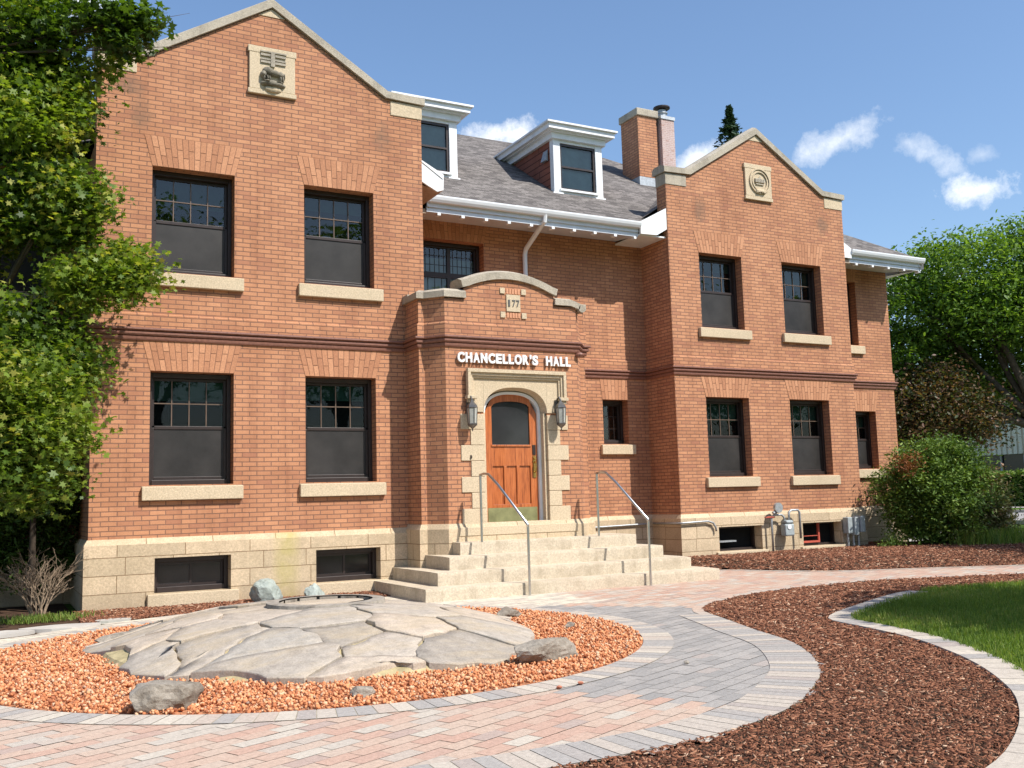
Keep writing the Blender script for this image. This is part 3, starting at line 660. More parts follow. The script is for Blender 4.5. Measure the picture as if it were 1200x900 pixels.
# porch coping
xs = [4.90+i*(6.53-4.90)/16 for i in range(17)]
coping([(x, partop(min(max(x, 4.94), 6.49))) for x in xs], -.78, -.46, .150, .045)
coping([(6.505, 4.318), (6.80, 4.318), (6.95, 4.27)], -.78, -.46, .13, .045)
mb = MB()
sweep(mb, [(4.30, -.2), (4.30, -.51), (4.39, -.51), (4.61, -.78), (4.95, -.78)], [(-.30, 4.318), (.045, 4.318), (.045, 4.41), (-.03, 4.455), (-.27, 4.455), (-.3, 4.318)])
mb.poly([(4.95, -.825, 4.318), (4.95, -.5, 4.318), (4.95, -.5, 4.455), (4.95, -.75, 4.455), (4.95, -.825, 4.41)])
mb.box(4.255, 4.60, -.2, 1.95, 4.319, 4.44)
mb.build('porch_coping', coping_m, hall, bevel=.005)
mb = MB(); mb.tube([(7.0, -.825, 4.285), (7.0, -.45, 4.285)], .062, 16); mb.build('scroll_stone', coping_m, hall)
mb = MB(); mb.box(6.95, 7.25, -.55, 1.95, 4.319, 4.42); mb.build('porch_coping', coping_m, hall, bevel=.006)

# ---- number emblem in the porch parapet
em = MB(); em.box(5.648, 5.89, -.800, -.77, 4.160, 4.425); 
for cx in (5.585, 5.955):
    for cz in (4.105, 4.480): em.box(cx-.042, cx+.042, -.798, -.77, cz-.045, cz+.045)
em = em.build('emblem_stone', limestone, hall, bevel=.004)
vb = MB()
for i in range(5):
    x = 5.655+i*.049; vb.box(x, x+.038, -.789, -.77, 4.44, 4.52); vb.box(x, x+.038, -.789, -.77, 4.065, 4.145)
vb = vb.build('soldier_bricks', brick_v, em)
def text_obj(s, name, size, mat, x, y, z, parent, extr=.012, off=.006, width=None):
    cu = bpy.data.curves.new(name, 'FONT'); cu.body = s; cu.size = size; cu.extrude = extr; cu.offset = off; cu.align_x = 'LEFT'
    t = bpy.data.objects.new(name+'_src', cu); col.objects.link(t)
    me = bpy.data.meshes.new_from_object(t.evaluated_get(bpy.context.evaluated_depsgraph_get())); col.objects.unlink(t); bpy.data.objects.remove(t)
    co = np.zeros(len(me.vertices)*3); me.vertices.foreach_get('co', co); co = co.reshape(-1, 3)
    w = co[:, 0].max()-co[:, 0].min(); sx = (width/w) if width else 1; x_ = (co[:, 0]-co[:, 0].min())*sx
    out = np.c_[x+x_, y-co[:, 2], z+co[:, 1]]
    me.vertices.foreach_set('co', out.ravel()); me.materials.clear(); me.materials.append(mat); me.update()
    return link(name, me, parent)
for i, ch in enumerate('177'): text_obj(ch, 'numeral', .150, lamp_m, 5.676+i*.070, -.803, 4.240, em, .006, .002, .056 if i else .030)  # dark colour stands in for the shadow on the carved numerals

# ---- doorway
mb = MB(); H = .233; z = ZPB-.02; i = 0
q0 = (4.83, 4.99); q1 = (6.675, 6.53); yf = -.797
while z < ARC_S-.05:
    zt = min(z+H, ARC_S); a = q0[i % 2]; b = q1[i % 2]
    mb.box(a, DX0, yf, -.45, z+.003, zt-.003); mb.box(DX1, b, yf, -.45, z+.003, zt-.003); z = zt; i += 1
ap = arcpts(DX0, DX1, ARC_S, ARC_H); bk = arcpts(DX0+.05, DX1-.05, ARC_S, ARC_H-.045)
for (x, z_), (x2, z2) in zip(ap, ap[1:]): mb.poly([(x, yf, z_), (x2, yf, z2), (x2, yf, 3.12), (x, yf, 3.12)])
for a, b, c, d in zip(ap, ap[1:], bk, bk[1:]): mb.poly([(a[0], yf, a[1]), (c[0], -.585, c[1]), (d[0], -.585, d[1]), (b[0], yf, b[1])])
mb.box(4.97, DX0, yf, -.7, ARC_S, 3.12); mb.box(DX1, 6.56, yf, -.7, ARC_S, 3.12)
mb.box(DX0-.0, DX0+.045, yf+.05, -.45, ZPB-.02, ARC_S); mb.box(DX1-.045, DX1, yf+.05, -.45, ZPB-.02, ARC_S)
# door sill stone on the plinth
mb.box(4.75, 6.77, -.845, -.45, .78, .905)
sur = mb.build('door_surround', limestone, hall, bevel=.006)
mb = MB(); prof = [(0, .0), (.085, .02), (.085, .055), (.05, .075), (.035, .115), (0, .125)]
def mould(x0, x1, z0, z1):  # label mould: top bar and two drops
    mb.box(x0, x1, yf-.085, yf, z1-.055, z1); mb.box(x0+.02, x1-.02, yf-.055, yf, z1-.10, z1-.055); mb.box(x0+.05, x1-.05, yf-.03, yf, z1-.135, z1-.10)
    for a, s in ((x0, 1), (x1, -1)):
        for lo, w_, pr in ((0, .05, .085), (.05, .035, .055), (.085, .03, .03)):
            u0, u1 = a+s*lo, a+s*(lo+w_); mb.box(min(u0, u1), max(u0, u1), yf-pr, yf, z0, z1-.055-(.045 if lo else 0)-(.035 if lo > .06 else 0))
        mb.box(min(a-.02*s, a+.14*s), max(a-.02*s, a+.14*s), yf-.10, yf, z0-.05, z0); mb.box(min(a, a+.11*s), max(a, a+.11*s), yf-.07, yf, z0-.10, z0-.05)
mould(4.925, 6.625, 2.84, 3.245); mb.build('label_mould', limestone, hall, bevel=.005)
# white inner frame
fr = MB(); ya, yb = -.655, -.56; o_ = arcpts(5.26, 6.26, ARC_S, ARC_H-.05); in_ = arcpts(5.302, 6.215, ARC_S, ARC_H-.09)
for a, b, c, d in zip(o_, o_[1:], in_, in_[1:]):
    fr.poly([(a[0], ya, a[1]), (c[0], ya, c[1]), (d[0], ya, d[1]), (b[0], ya, b[1])]); fr.poly([(c[0], ya, c[1]), (c[0], yb, c[1]), (d[0], yb, d[1]), (d[0], ya, d[1])])
fr.box(5.26, 5.302, ya, yb, .905, ARC_S); fr.box(6.215, 6.26, ya, yb, .905, ARC_S); fr.build('door_frame', white, hall)
# door leaf: rails and stiles around a glazed light and three panels
dx0, dx1, yd = 5.305, 6.212, -.615
lf = MB(); LG0, LG1 = 2.10, 2.72
tp = arcpts(dx0, dx1, ARC_S, ARC_H-.09)
gx0, gx1 = dx0+.125, dx1-.125
glz = lambda x: min(LG1+.09*(1-((x-(gx0+gx1)/2)/((gx1-gx0)/2))**2)**.5-.02, 9) if gx0 < x < gx1 else LG1-.02
def zt_(x): return arch_z(x, dx0, dx1, ARC_S, ARC_H-.09)
xs = sorted(set([dx0, gx0, gx1, dx1]+[gx0+(gx1-gx0)*i/16 for i in range(17)]))
for a, b in zip(xs, xs[1:]):
    lo = (.92, .92) if not (gx0 <= (a+b)/2 <= gx1) else (glz(a+1e-5), glz(b-1e-5))
    if lo[0] == .92: lf.poly([(a if a > gx0 else b, yd, .92), (a if a > gx0 else b, yd+.04, .92), (a if a > gx0 else b, yd+.04, 2.7), (a if a > gx0 else b, yd, 2.7)])
    lf.poly([(a, yd, lo[0]), (b, yd, lo[1]), (b, yd, zt_(b)), (a, yd, zt_(a))])

lf.box(gx0, gx1, yd+.0, yd+.045, 1.80, LG0); lf.box(gx0, gx1, yd, yd+.045, .92, 1.22)
pw = (gx1-gx0)/3
for k_ in (1, 2): lf.box(gx0+pw*k_-.025, gx0+pw*k_+.025, yd, yd+.045, 1.22, 1.80)
lf.box(gx0, gx1, yd+.022, yd+.04, 1.22, 1.80)
lf.box(gx0-.01, gx1+.01, yd-.018, yd, LG0-.005, LG0+.022)
door = lf.build('door', wood, hall, bevel=.003)
door['label'] = 'varnished orange wood entrance door with arched top'
gp = [(gx0+(gx1-gx0)*i/16) for i in range(17)]
MB().poly([(gx0, yd+.02, LG0), (gx1, yd+.02, LG0)]+[(x, yd+.02, glz(min(max(x, gx0+1e-4), gx1-1e-4))+.01) for x in reversed(gp)]).build('door_glass', darkglass, door)
MB().box(dx0+.03, dx1-.03, yd-.006, yd-.001, .935, 1.17).build('kick_plate', kick_m, door)
h = MB(); h.box(6.128, 6.178, yd-.014, yd, 1.62, 1.95); h.tube([(6.153, yd-.012, 1.70), (6.153, yd-.06, 1.71), (6.153, yd-.065, 1.78), (6.153, yd-.06, 1.84), (6.153, yd-.012, 1.86)], .011, 8); h.tube([(6.153, yd-.012, 1.91), (6.153, yd-.04, 1.91)], .02, 12)
h.build('door_handle', brass, door)
MB().box(6.125, 6.181, yd-.010, yd, 1.97, 2.12).build('lock_plate', frame_m, door)
h = MB(); h.box(4.975, 4.99, yf-.012, yf, 1.90, 1.96); h.tube([(4.983, yf-.02, 1.93), (4.983, yf, 1.93)], .014, 10); h.build('doorbell', frame_m, hall)
MB().poly([(5.2, -.50, .9), (6.32, -.50, .9), (6.32, -.50, 3.0), (5.2, -.50, 3.0)]).build('door_backing', room_m, hall)

# ---- carved plaques
def plaque(cx, y, cz, w, h_, lab):
    mb = MB(); a, b, c, d = cx-w/2, cx+w/2, cz-h_/2, cz+h_/2
    mb.box(a, b, y-.05, y+.02, c, c+.07); mb.box(a, b, y-.05, y+.02, d-.10, d); mb.box(a+.02, b-.02, y-.045, y+.02, c+.07, d-.10)
    o = mb.build('plaque', limestone, hall, bevel=.008); o['label'] = lab; return o
p1 = plaque(2.235, 0, 7.675, .72, .73, 'square stone plaque carved with a cross and a bison')
mb = MB()
for z_ in (7.90, 7.79): 
    mb.box(2.06, 2.20, -.066, -.04, z_, z_+.035); mb.box(2.27, 2.43, -.066, -.04, z_, z_+.035)
mb.box(2.205, 2.265, -.072, -.04, 7.745, 7.955); mb.box(2.06, 2.43, -.068, -.04, 7.838, 7.862); mb.box(2.055, 2.44, -.070, -.04, 7.955, 7.975)
mb.build('cross_relief', coping_m, p1)
def blob(pts, y0, y1, name, mat, parent):
    """outline in xz swelled outwards"""
    mb = MB(); P = np.array(pts); c = P.mean(0); rings = [(1.0, y0), (1.0, y0-(y0-y1)*.35), (.86, y0-(y0-y1)*.75), (.6, y1), (.0, y1-.004)]
    for (s0, ya_), (s1, yb_) in zip(rings, rings[1:]):
        A = c+(P-c)*s0; B_ = c+(P-c)*s1
        for i in range(len(P)): j = (i+1) % len(P); mb.poly([(A[i][0], ya_, A[i][1]), (A[j][0], ya_, A[j][1]), (B_[j][0], yb_, B_[j][1]), (B_[i][0], yb_, B_[i][1])])
    return mb.build(name, mat, parent, smooth=True)
def carve(name, parts, mat, parent, amp=.010):
    import bmesh
    from mathutils import noise as mn
    bm = bmesh.new()
    for cx_, cz_, rx, rz, ry in parts:
        r_ = bmesh.ops.create_icosphere(bm, subdivisions=3, radius=1)
        for v in r_['verts']: v.co = Vector((cx_+v.co.x*rx, -.045+v.co.y*ry, cz_+v.co.z*rz))
    for v in bm.verts: v.co += v.co.normalized()*0; v.co.y += amp*(mn.noise(v.co*30)); v.co.z += amp*.6*mn.noise(v.co*24+Vector((3, 1, 2)))
    me = bpy.data.meshes.new(name); bm.to_mesh(me); bm.free(); me.materials.append(mat); me.polygons.foreach_set('use_smooth', [True]*len(me.polygons)); autouv(me); return link(name, me, parent)
weather = m_stone('weathered_carving', (.36, .32, .25), (.10, .09, .07), 60, None, stain=.9, bumps=1)
carve('bison_relief', [(2.165, 7.665, .085, .070, .085), (2.26, 7.645, .10, .052, .075), (2.345, 7.635, .062, .052, .07), (2.095, 7.605, .048, .058, .09), (2.10, 7.55, .022, .035, .08), (2.15, 7.56, .020, .055, .075), (2.185, 7.56, .018, .050, .06), (2.345, 7.56, .020, .060, .075), (2.385, 7.565, .018, .055, .06), (2.41, 7.62, .010, .05, .05)], weather, p1)
carve('ground_relief', [(2.24, 7.475, .19, .055, .095), (2.15, 7.50, .07, .025, .10), (2.32, 7.50, .08, .022, .10)], weather, p1, .02)
carve('base_relief', [(2.24, 7.40, .13, .06, .05)], limestone, p1, .01)
p2 = plaque(12.59, 1.07, 7.645, .74, .76, 'square stone plaque carved with a round seal')
mb = MB(); cx, cz = 12.61, 7.67
for i in range(32):
    a, b = 2*math.pi*i/32, 2*math.pi*(i+1)/32
    for r0, r1, pr in ((.245, .27, .075), (.185, .205, .07), (.205, .245, .055)):
        mb.poly([(cx+r0*math.cos(a), 1.07-pr, cz+r0*math.sin(a)), (cx+r1*math.cos(a), 1.07-pr, cz+r1*math.sin(a)), (cx+r1*math.cos(b), 1.07-pr, cz+r1*math.sin(b)), (cx+r0*math.cos(b), 1.07-pr, cz+r0*math.sin(b))][::-1])
        mb.poly([(cx+r1*math.cos(a), 1.07-pr, cz+r1*math.sin(a)), (cx+r1*math.cos(a), 1.06, cz+r1*math.sin(a)), (cx+r1*math.cos(b), 1.06, cz+r1*math.sin(b)), (cx+r1*math.cos(b), 1.07-pr, cz+r1*math.sin(b))][::-1])
mb.build('seal_ring', limestone, p2)
mb = MB(); mb.box(cx-.13, cx+.13, 1.0, 1.03, cz-.03, cz+.05); mb.prism([(cx-.04, cz+.05), (cx+.04, cz+.05), (cx, cz+.11)], 1.0, 1.03); mb.box(cx-.105, cx+.105, 1.0, 1.03, cz-.075, cz-.055)
for i in range(6): mb.box(cx-.12+i*.042, cx-.10+i*.042, .99, 1.0, cz-.03, cz+.04)
mb.build('seal_relief', coping_m, p2)
blob([(cx-.12+.04*i, cz-.235+(.03 if i % 2 else -.03)) for i in range(7)]+[(cx+.15, cz-.19), (cx, cz-.17), (cx-.15, cz-.19)], 1.02, .97, 'leaf_relief', limestone, p2)

# ---- roofs
mb = MB()
EY, EZ, SL = 1.12, 6.50, .65; RYY = 6.25; RZ = EZ+SL*(RYY-EY); hx = 17.44-(RYY-EY); hl = -2.6+(RYY-EY)
mb.poly([(-2.6, EY, EZ), (17.44, EY, EZ), (hx, RYY, RZ), (hl, RYY, RZ)])
mb.poly([(17.44, EY, EZ), (17.44, 2*RYY-EY, EZ), (hx, RYY, RZ)]); mb.poly([(-2.6, 2*RYY-EY, EZ), (-2.6, EY, EZ), (hl, RYY, RZ)])
mb.poly([(17.44, 2*RYY-EY, EZ), (-2.6, 2*RYY-EY, EZ), (hl, RYY, RZ), (hx, RYY, RZ)])
mb.build('roof', shingle, hall)
for x0, x1, y0 in ((-.65, 5.12, .30), (9.61, 15.2, 1.36)):
    c = (x0+x1)/2; zr = EZ+.02+SL*(x1-x0)/2; yb_ = EY+(zr-EZ)/SL
    mb = MB(); yv = EY
    mb.poly([(x0, y0, EZ+.02), (x0, max(EY, y0), EZ+.02), (c, yb_, zr), (c, y0, zr)][::-1]); mb.poly([(x1, max(EY, y0), EZ+.02), (x1, y0, EZ+.02), (c, y0, zr), (c, yb_, zr)][::-1])
    mb.build('wing_roof', shingle, hall)
# eaves: gutter, fascia, soffit, rafter ends
def eave(x0, x1, name='eave'):
    mb = MB(); mb.box(x0, x1, EY+.03, EY+.06, EZ-.19, EZ-.02); mb.box(x0, x1, EY+.06, EY+.10, EZ-.27, EZ-.17)
    mb.poly([(x0, EY+.08, EZ-.245), (x0, 1.96, EZ-.17), (x1, 1.96, EZ-.17), (x1, EY+.08, EZ-.245)]); f_ = mb.build('fascia', greywhite, hall)
    g = MB(); n = 7; pr = [(EY+.03, EZ-.005), (EY-.085, EZ-.005), (EY-.085, EZ-.03), (EY-.07, EZ-.075), (EY-.045, EZ-.115), (EY+.03, EZ-.12)]
    for a, b in zip(pr, pr[1:]): g.poly([(x0, *a), (x1, *a), (x1, *b), (x0, *b)][::-1])
    g.poly([(x0, *p) for p in pr]); g.poly([(x1, *p) for p in reversed(pr)]); g.build('gutter', gutter_m, hall)
    k_ = int((x1-x0)/.42)
    for i in range(k_): xx = x0+.2+i*(x1-x0-.3)/max(1, k_-1); MB().box(xx, xx+.06, EY+.05, EY+.16, EZ-.315, EZ-.272).build('rafter_end', white, f_)
gutter_m = m_plain('gutter_white', (.74, .76, .79), .3, 0, .5, .04, 4)
eave(5.2, 9.60); eave(15.2, 17.5)
MB().box(9.60, 10.225, 1.14, 1.965, 6.255, 6.285).build('soffit', white, hall); MB().box(4.63, 5.19, 1.2, 1.965, 6.20, 6.28).build('soffit', soffit_m, hall); MB().box(14.98, 15.19, 1.15, 1.965, 6.20, 6.28).build('soffit', soffit_m, hall)
mb = MB()
mb.poly([(17.24, 1.97, EZ-.25), (17.46, 1.10, EZ-.25), (17.46, 11, EZ-.25), (17.24, 11, EZ-.25)]); mb.poly([(17.47, 1.08, EZ-.25), (17.47, 11.4, EZ-.25), (17.47, 11.4, EZ), (17.47, 1.08, EZ)]); mb.build('side_soffit', white, hall)
# sloping white rake ends of the wing roofs, beside the parapets
def rake(pts, y0, y1, sof=None):
    o = MB().prism(pts, y0, y1).build('rake_board', white, hall)
    if sof: MB().poly(sof).build('soffit', soffit_m, o)
rake([(4.625, 6.50), (5.02, 6.30), (5.13, 6.34), (5.14, 6.60), (4.625, 6.86)], .31, .35, [(4.63, .36, 6.44), (4.63, 1.96, 6.44), (5.10, 1.96, 6.31), (5.10, .36, 6.31)])
MB().box(5.10, 5.14, .35, 1.1, 6.34, 6.56).build('side_fascia', white, hall)
rake([(9.60, 6.27), (9.98, 6.28), (10.22, 6.42), (10.22, 6.84), (9.60, 6.51)], 1.08, 1.13)
rake([(14.98, 6.30), (15.20, 6.30), (15.20, 6.52), (14.98, 6.64)], 1.09, 1.14)
rake([(-.68, 6.42), (-.16, 6.62), (-.16, 6.92), (-.68, 6.62)], .31, .35)
# downspout
ds = MB(); ds.tube([(7.50, 1.10, 6.42), (7.50, 1.12, 6.30), (7.50, 1.85, 5.95), (7.50, 1.90, 5.85), (7.50, 1.90, 4.3), (7.50, 1.90, .2)], .045, 8); ds.build('downspout', gutter_m, hall)
ds = MB(); ds.tube([(17.29, 2.1, 6.2), (17.29, 2.1, .1)], .04, 8); ds.build('downspout', gutter_m, hall)

def dormer(x0, x1, yf_, zb, zt):
    d = MB(); d.box(x0, x0+.16, yf_, yf_+.14, zb, zt); d.box(x1-.16, x1, yf_, yf_+.14, zb, zt); d.box(x0+.16, x1-.16, yf_+.01, yf_+.12, zt-.12, zt); d.box(x0+.16, x1-.16, yf_+.01, yf_+.12, zb, zb+.10)
    d.box(x0-.04, x0+.2, yf_-.03, yf_, zb+.0, zb+.06); d.box(x1-.2, x1+.04, yf_-.03, yf_, zb, zb+.06); d.box(x0+.12, x1-.12, yf_-.04, yf_+.01, zb+.10, zb+.145)
    yb_ = EY+(zt-EZ)/SL
    dm = d.build('dormer', white, hall, bevel=.005)
    for x in (x0+.01, x1-.01): MB().poly([(x, yf_+.13, zb), (x, yb_, zt), (x, yf_+.13, zt)]).build('dormer_cheek', siding_m, dm)
    r = MB(); o1, o2 = .26, .23
    def tray(e, za, zb_): r.box(x0-e, x1+e, yf_-e, yb_+.6, za, zb_)
    tray(.06, zt-.06, zt+.06); tray(.13, zt+.06, zt+.085); tray(.20, zt+.085, zt+.19); tray(.25, zt+.19, zt+.225)
    r.build('dormer_roof', white, dm)
    w = MB(); a, b, c, e = x0+.16, x1-.16, zb+.145, zt-.12; yy = yf_+.03
    for q in ((a, a+.045, c, e), (b-.045, b, c, e), (a+.045, b-.045, e-.045, e), (a+.045, b-.045, c, c+.045), (a+.045, b-.045, (c+e)/2-.018, (c+e)/2+.018)): w.box(q[0], q[1], yy, yy+.05, q[2], q[3])
    w.build('dormer_window', frame_m, dm)
    MB().poly([(a, yy+.03, c), (b, yy+.03, c), (b, yy+.03, e), (a, yy+.03, e)]).build('pane', glass, dm)
    MB().poly([(a, yy+.085, c), (b, yy+.085, c), (b, yy+.085, e), (a, yy+.085, e)]).build('blind', sheer_m, dm)
dormer(8.50, 9.66, 2.40, 7.28, 8.50)
dormer(5.22, 6.38, 2.40, 7.28, 8.50)
mb = MB(); mb.prism([(0, 0)]*0 or [(8.42, 8.05), (8.49, 8.05), (8.49, 8.28)], 2.60, 2.78); mb.build('vent_hood', galv, hall)
# chimney and metal flue
ch = MB().box(11.84, 12.38, 4.1, 4.78, 7.9, 10.10).build('chimney', brick, hall)
MB().box(11.80, 12.42, 4.06, 4.82, 10.10, 10.28).build('chimney_cap', coping_m, ch, bevel=.02)
MB().box(11.81, 12.41, 4.07, 4.81, 7.9, 8.62).build('flashing', galv, ch)
fl = MB().box(12.45, 12.82, 4.0, 4.42, 8.0, 10.08).build('flue', pinkbrick, hall)
mb = MB(); mb.box(12.43, 12.84, 3.98, 4.44, 10.08, 10.16); mb.lathe([(.11, 10.16), (.11, 10.27), (.14, 10.29), (.14, 10.31), (.10, 10.33), (.10, 10.38)], 12.635, 4.21, 14); mb.build('flue_collar', galv, fl)
mb = MB(); mb.lathe([(.17, 10.40), (.20, 10.42), (.20, 10.45), (.05, 10.48)], 12.635, 4.21, 16); mb.build('flue_cap', frame_m, fl)
ch = MB().box(-.85, .02, 4.2, 4.9, 7.6, 8.78).build('chimney', brick, hall); MB().box(-.90, .07, 4.15, 4.95, 8.38, 8.46).build('chimney_band', coping_m, ch); MB().box(-.90, .07, 4.15, 4.95, 8.78, 8.92).build('chimney_cap', coping_m, ch)
# white side porch on the right flank
sp = MB(); sp.box(17.26, 18.5, 3.1, 7.0, 4.88, 4.94); sp.box(17.26, 18.2, 3.3, 6.8, 4.94, 5.12); sp.poly([(17.26, 3.2, 4.6), (18.3, 3.2, 4.88), (18.3, 6.9, 4.88), (17.26, 6.9, 4.6)])
sp.box(17.26, 17.75, 3.0, 3.1, 2.5, 2.62); sp.box(17.3, 17.62, 2.95, 3.15, 1.2, 2.5); sp.build('side_porch', white, hall)

# ---- steps (fixed stone stair in front of the porch)
st = thing('stone_steps', 'four buff stone steps with splayed ends climbing to the arched door', 'steps', (6.2, -1.5, 0))
def rough_slab(x0, x1, y0, y1, z0, z1):
    """slab with slightly uneven arrises"""
    nx_, ny_ = int((x1-x0)/.12), max(2, int((y1-y0)/.25)); mb = MB()
    def top(x, y): return z1+RNG.normal(0, .0015)
    X = np.linspace(x0, x1, nx_+1); Y = np.linspace(y0, y1, ny_+1)
    edge = RNG.normal(0, .004, nx_+1); ez = RNG.normal(0, .003, nx_+1)-.004
    G = {}
    for i, x in enumerate(X):
        for j, y in enumerate(Y): mb.v.append((x, y+(edge[i] if j == 0 else 0), z1+(ez[i] if j == 0 else 0))); G[i, j] = len(mb.v)-1
    for i in range(nx_):
        for j in range(ny_): mb.f.append((G[i, j], G[i+1, j], G[i+1, j+1], G[i, j+1])); mb.m.append(0)
        a, b = mb.v[G[i, 0]], mb.v[G[i+1, 0]]; zm = (z0+z1)/2
        mb.poly([(a[0], y0+edge[i]*.3, z0), (b[0], y0+edge[i+1]*.3, z0), (b[0], y0+edge[i+1]-.004, z1-.035), (a[0], y0+edge[i]-.004, z1-.035)])
        mb.poly([(a[0], y0+edge[i]-.004, z1-.035), (b[0], y0+edge[i+1]-.004, z1-.035), b, a])
    for xe, s in ((x0, 1), (x1, -1)):
        q = [(xe, y1, z0), (xe, y0, z0), (xe, y0, z1-.004), (xe, y1, z1)]; mb.poly(q if s > 0 else q[::-1])
    mb.poly([(x1, y1, z0), (x0, y1, z0), (x0, y1, z1), (x1, y1, z1)])
    return mb
for i, (z0, z1) in enumerate(((-.02, .17), (.17, .345), (.345, .525), (.525, .702))):
    x0 = 3.70+.312*i; x1 = 8.52-.285*i; y0 = -2.02+.307*i
    yb_ = -.06 if i < 3 else -.2
    rough_slab(x0, x1, y0, yb_, z0, z1).build('step', step_stone, st)
    if i < 4: MB().box(7.30, x1, yb_, 1.9, z0, z1-.002).build('step_return', step_stone, st, bevel=.01)

# ---- handrails
hr = thing('handrail', 'brushed steel handrail left of the doorway, running down the stone steps', 'handrail', (5.19, -2.1, 0), 'steel handrails on the steps', local=True)
mb = MB(); mb.tube([(-.20, 1.02, .70), (-.20, 1.02, 1.66)], .018, 12); mb.build('post', steel, hr)
mb = MB(); mb.tube([(-.20, 1.02, 1.655), (-.19, .92, 1.672), (-.17, .82, 1.66), (-.13, .60, 1.50), (.0, 0, .945), (.0, 0, .92)], .0195, 12, cap=True); mb.build('rail', steel, hr, smooth=True)
mb = MB(); mb.tube([(0, 0, 0.0), (0, 0, .93)], .018, 12); mb.build('post', steel, hr)
hr2 = dup(hr, (7.19, -2.1, 0), 'brushed steel handrail right of the doorway, running down the stone steps')
# ---- wall lanterns
lt = thing('wall_lantern', 'pewter carriage lantern on the stone left of the arched door', 'lantern', (4.955, -.93, 2.52), 'wall lanterns beside the door', local=True)
mb = MB(); mb.lathe([(.085, .13), (.07, .17), (.035, .21), (.02, .235), (.012, .26)], 0, 0, 6); mb.build('lantern_roof', lamp_m, lt)
mb = MB(); mb.lathe([(.062, -.10), (.075, .12)], 0, 0, 6); mb.build('glass', lampglass if False else m_plain('frosted_lamp_glass', (.36, .36, .33), .25, 0, .5, .2, 30), lt)
mb = MB()
for i in range(6):
    a = 2*math.pi*(i+.5)/6; mb.tube([(.064*math.cos(a), .064*math.sin(a), -.11), (.079*math.cos(a), .079*math.sin(a), .13)], .006, 5)
mb.lathe([(.070, -.125), (.074, -.11), (.066, -.10)], 0, 0, 6); mb.build('cage', lamp_m, lt)
mb = MB(); mb.lathe([(.004, -.22), (.012, -.20), (.006, -.185), (.03, -.165), (.06, -.14), (.070, -.125)], 0, 0, 10); mb.build('finial', lamp_m, lt)
mb = MB(); mb.tube([(0, .13, .16), (0, .10, .28), (0, .03, .30), (0, 0, .25)], .012, 8); mb.tube([(0, .12, .17), (0, .02, .15)], .008, 6); mb.box(-.035, .035, .115, .131, .06, .26); mb.build('bracket', lamp_m, lt)
dup(lt, (6.475, -.93, 2.545), 'pewter carriage lantern on the stone right of the arched door')
# ---- lettering
sg = thing('raised_lettering', "raised white letters reading CHANCELLOR'S HALL above the arched door", 'sign', (5.78, -.80, 3.34))
word = "CHANCELLOR'S HALL"; adv = {'C': .128, 'H': .124, 'A': .124, 'N': .124, 'E': .110, 'L': .102, 'O': .136, 'R': .122, "'": .046, 'S': .114, ' ': .125}
tot = sum(adv[c] for c in word); k_ = (6.765-4.79)/tot; x = 4.79
for c_ in word:
    w_ = adv[c_]*k_
    if c_ != ' ': text_obj(c_, 'letter', .196, letter_m, x, -.812, 3.348, sg, .016, .0082, w_-.018)
    x += w_

# ---- services on the right wing
gm = thing('gas_meter', 'grey gas meter with regulator and bent pipes on the right wing foundation', 'gas meter', (12.5, .9, .15))
mb = MB(); mb.box(12.56, 12.80, .80, .95, .42, .66); mb.box(12.585, 12.775, .79, .96, .66, .73); mb.build('meter_body', meter_m, gm, bevel=.03)
mb = MB(); mb.tube([(12.66, .788, .60), (12.66, .802, .60)], .05, 14); mb.build('meter_dial', white, gm)
mb = MB(); mb.tube([(12.30, .90, .10), (12.30, .90, .78), (12.36, .90, .84), (12.56, .90, .84), (12.62, .90, .80), (12.62, .88, .72)], .022, 10); mb.tube([(12.74, .88, .72), (12.74, .88, .88), (12.80, .88, .92), (12.98, .88, .92), (13.02, .88, .88), (13.02, .88, .36)], .024, 10); mb.build('pipe', galv, gm, smooth=True)
mb = MB(); mb.tube([(12.42, .80, .98), (12.42, .86, .98)], .10, 18); mb.tube([(12.42, .86, .98), (12.42, .92, .98)], [.06, .04], 14); mb.tube([(12.42, .90, .98), (12.42, .90, .82)], .025, 10); mb.tube([(12.42, .85, .93), (12.30, .85, .88)], .03, 10); mb.build('regulator', galv, gm)
mb = MB(); mb.tube([(12.18, .88, .80), (12.36, .88, .80)], .018, 8); mb.box(12.12, 12.22, .86, .90, .79, .81); mb.build('valve_handle', redpaint, gm)
eb = thing('utility_box', 'three small grey meter boxes on stub pipes at the right wing corner', 'utility box', (14.5, .92, .15))
for i, (x, z_, w_) in enumerate(((14.30, .40, .13), (14.46, .36, .12), (14.60, .42, .13))):
    MB().box(x, x+w_, .84-.03*i, .99, z_, z_+.33+.04*(i == 1)).build('box', meter_m, eb, bevel=.015)
    mb = MB(); mb.tube([(x+w_/2, .93, .08), (x+w_/2, .93, z_+.02)], .025, 10); mb.build('stub_pipe', galv, eb)
cd = MB(); cd.tube([(7.95, 1.88, .705), (10.02, 1.88, .745)], .017, 8); cd.build('conduit', galv)
cd = bpy.data.objects['conduit']; tag(cd, 'thin grey conduit along the foundation of the recessed centre wall', 'conduit')
cd = MB(); cd.tube([(10.155, 1.86, .75), (10.155, .99, .755), (10.19, .97, .76), (10.78, .97, .775), (10.90, .97, .74), (10.96, .97, .66), (10.97, .97, .58)], .019, 8); cd = cd.build('conduit', galv, smooth=True)
tag(cd, 'thin grey conduit wrapping the left corner of the right wing and bending down', 'conduit')

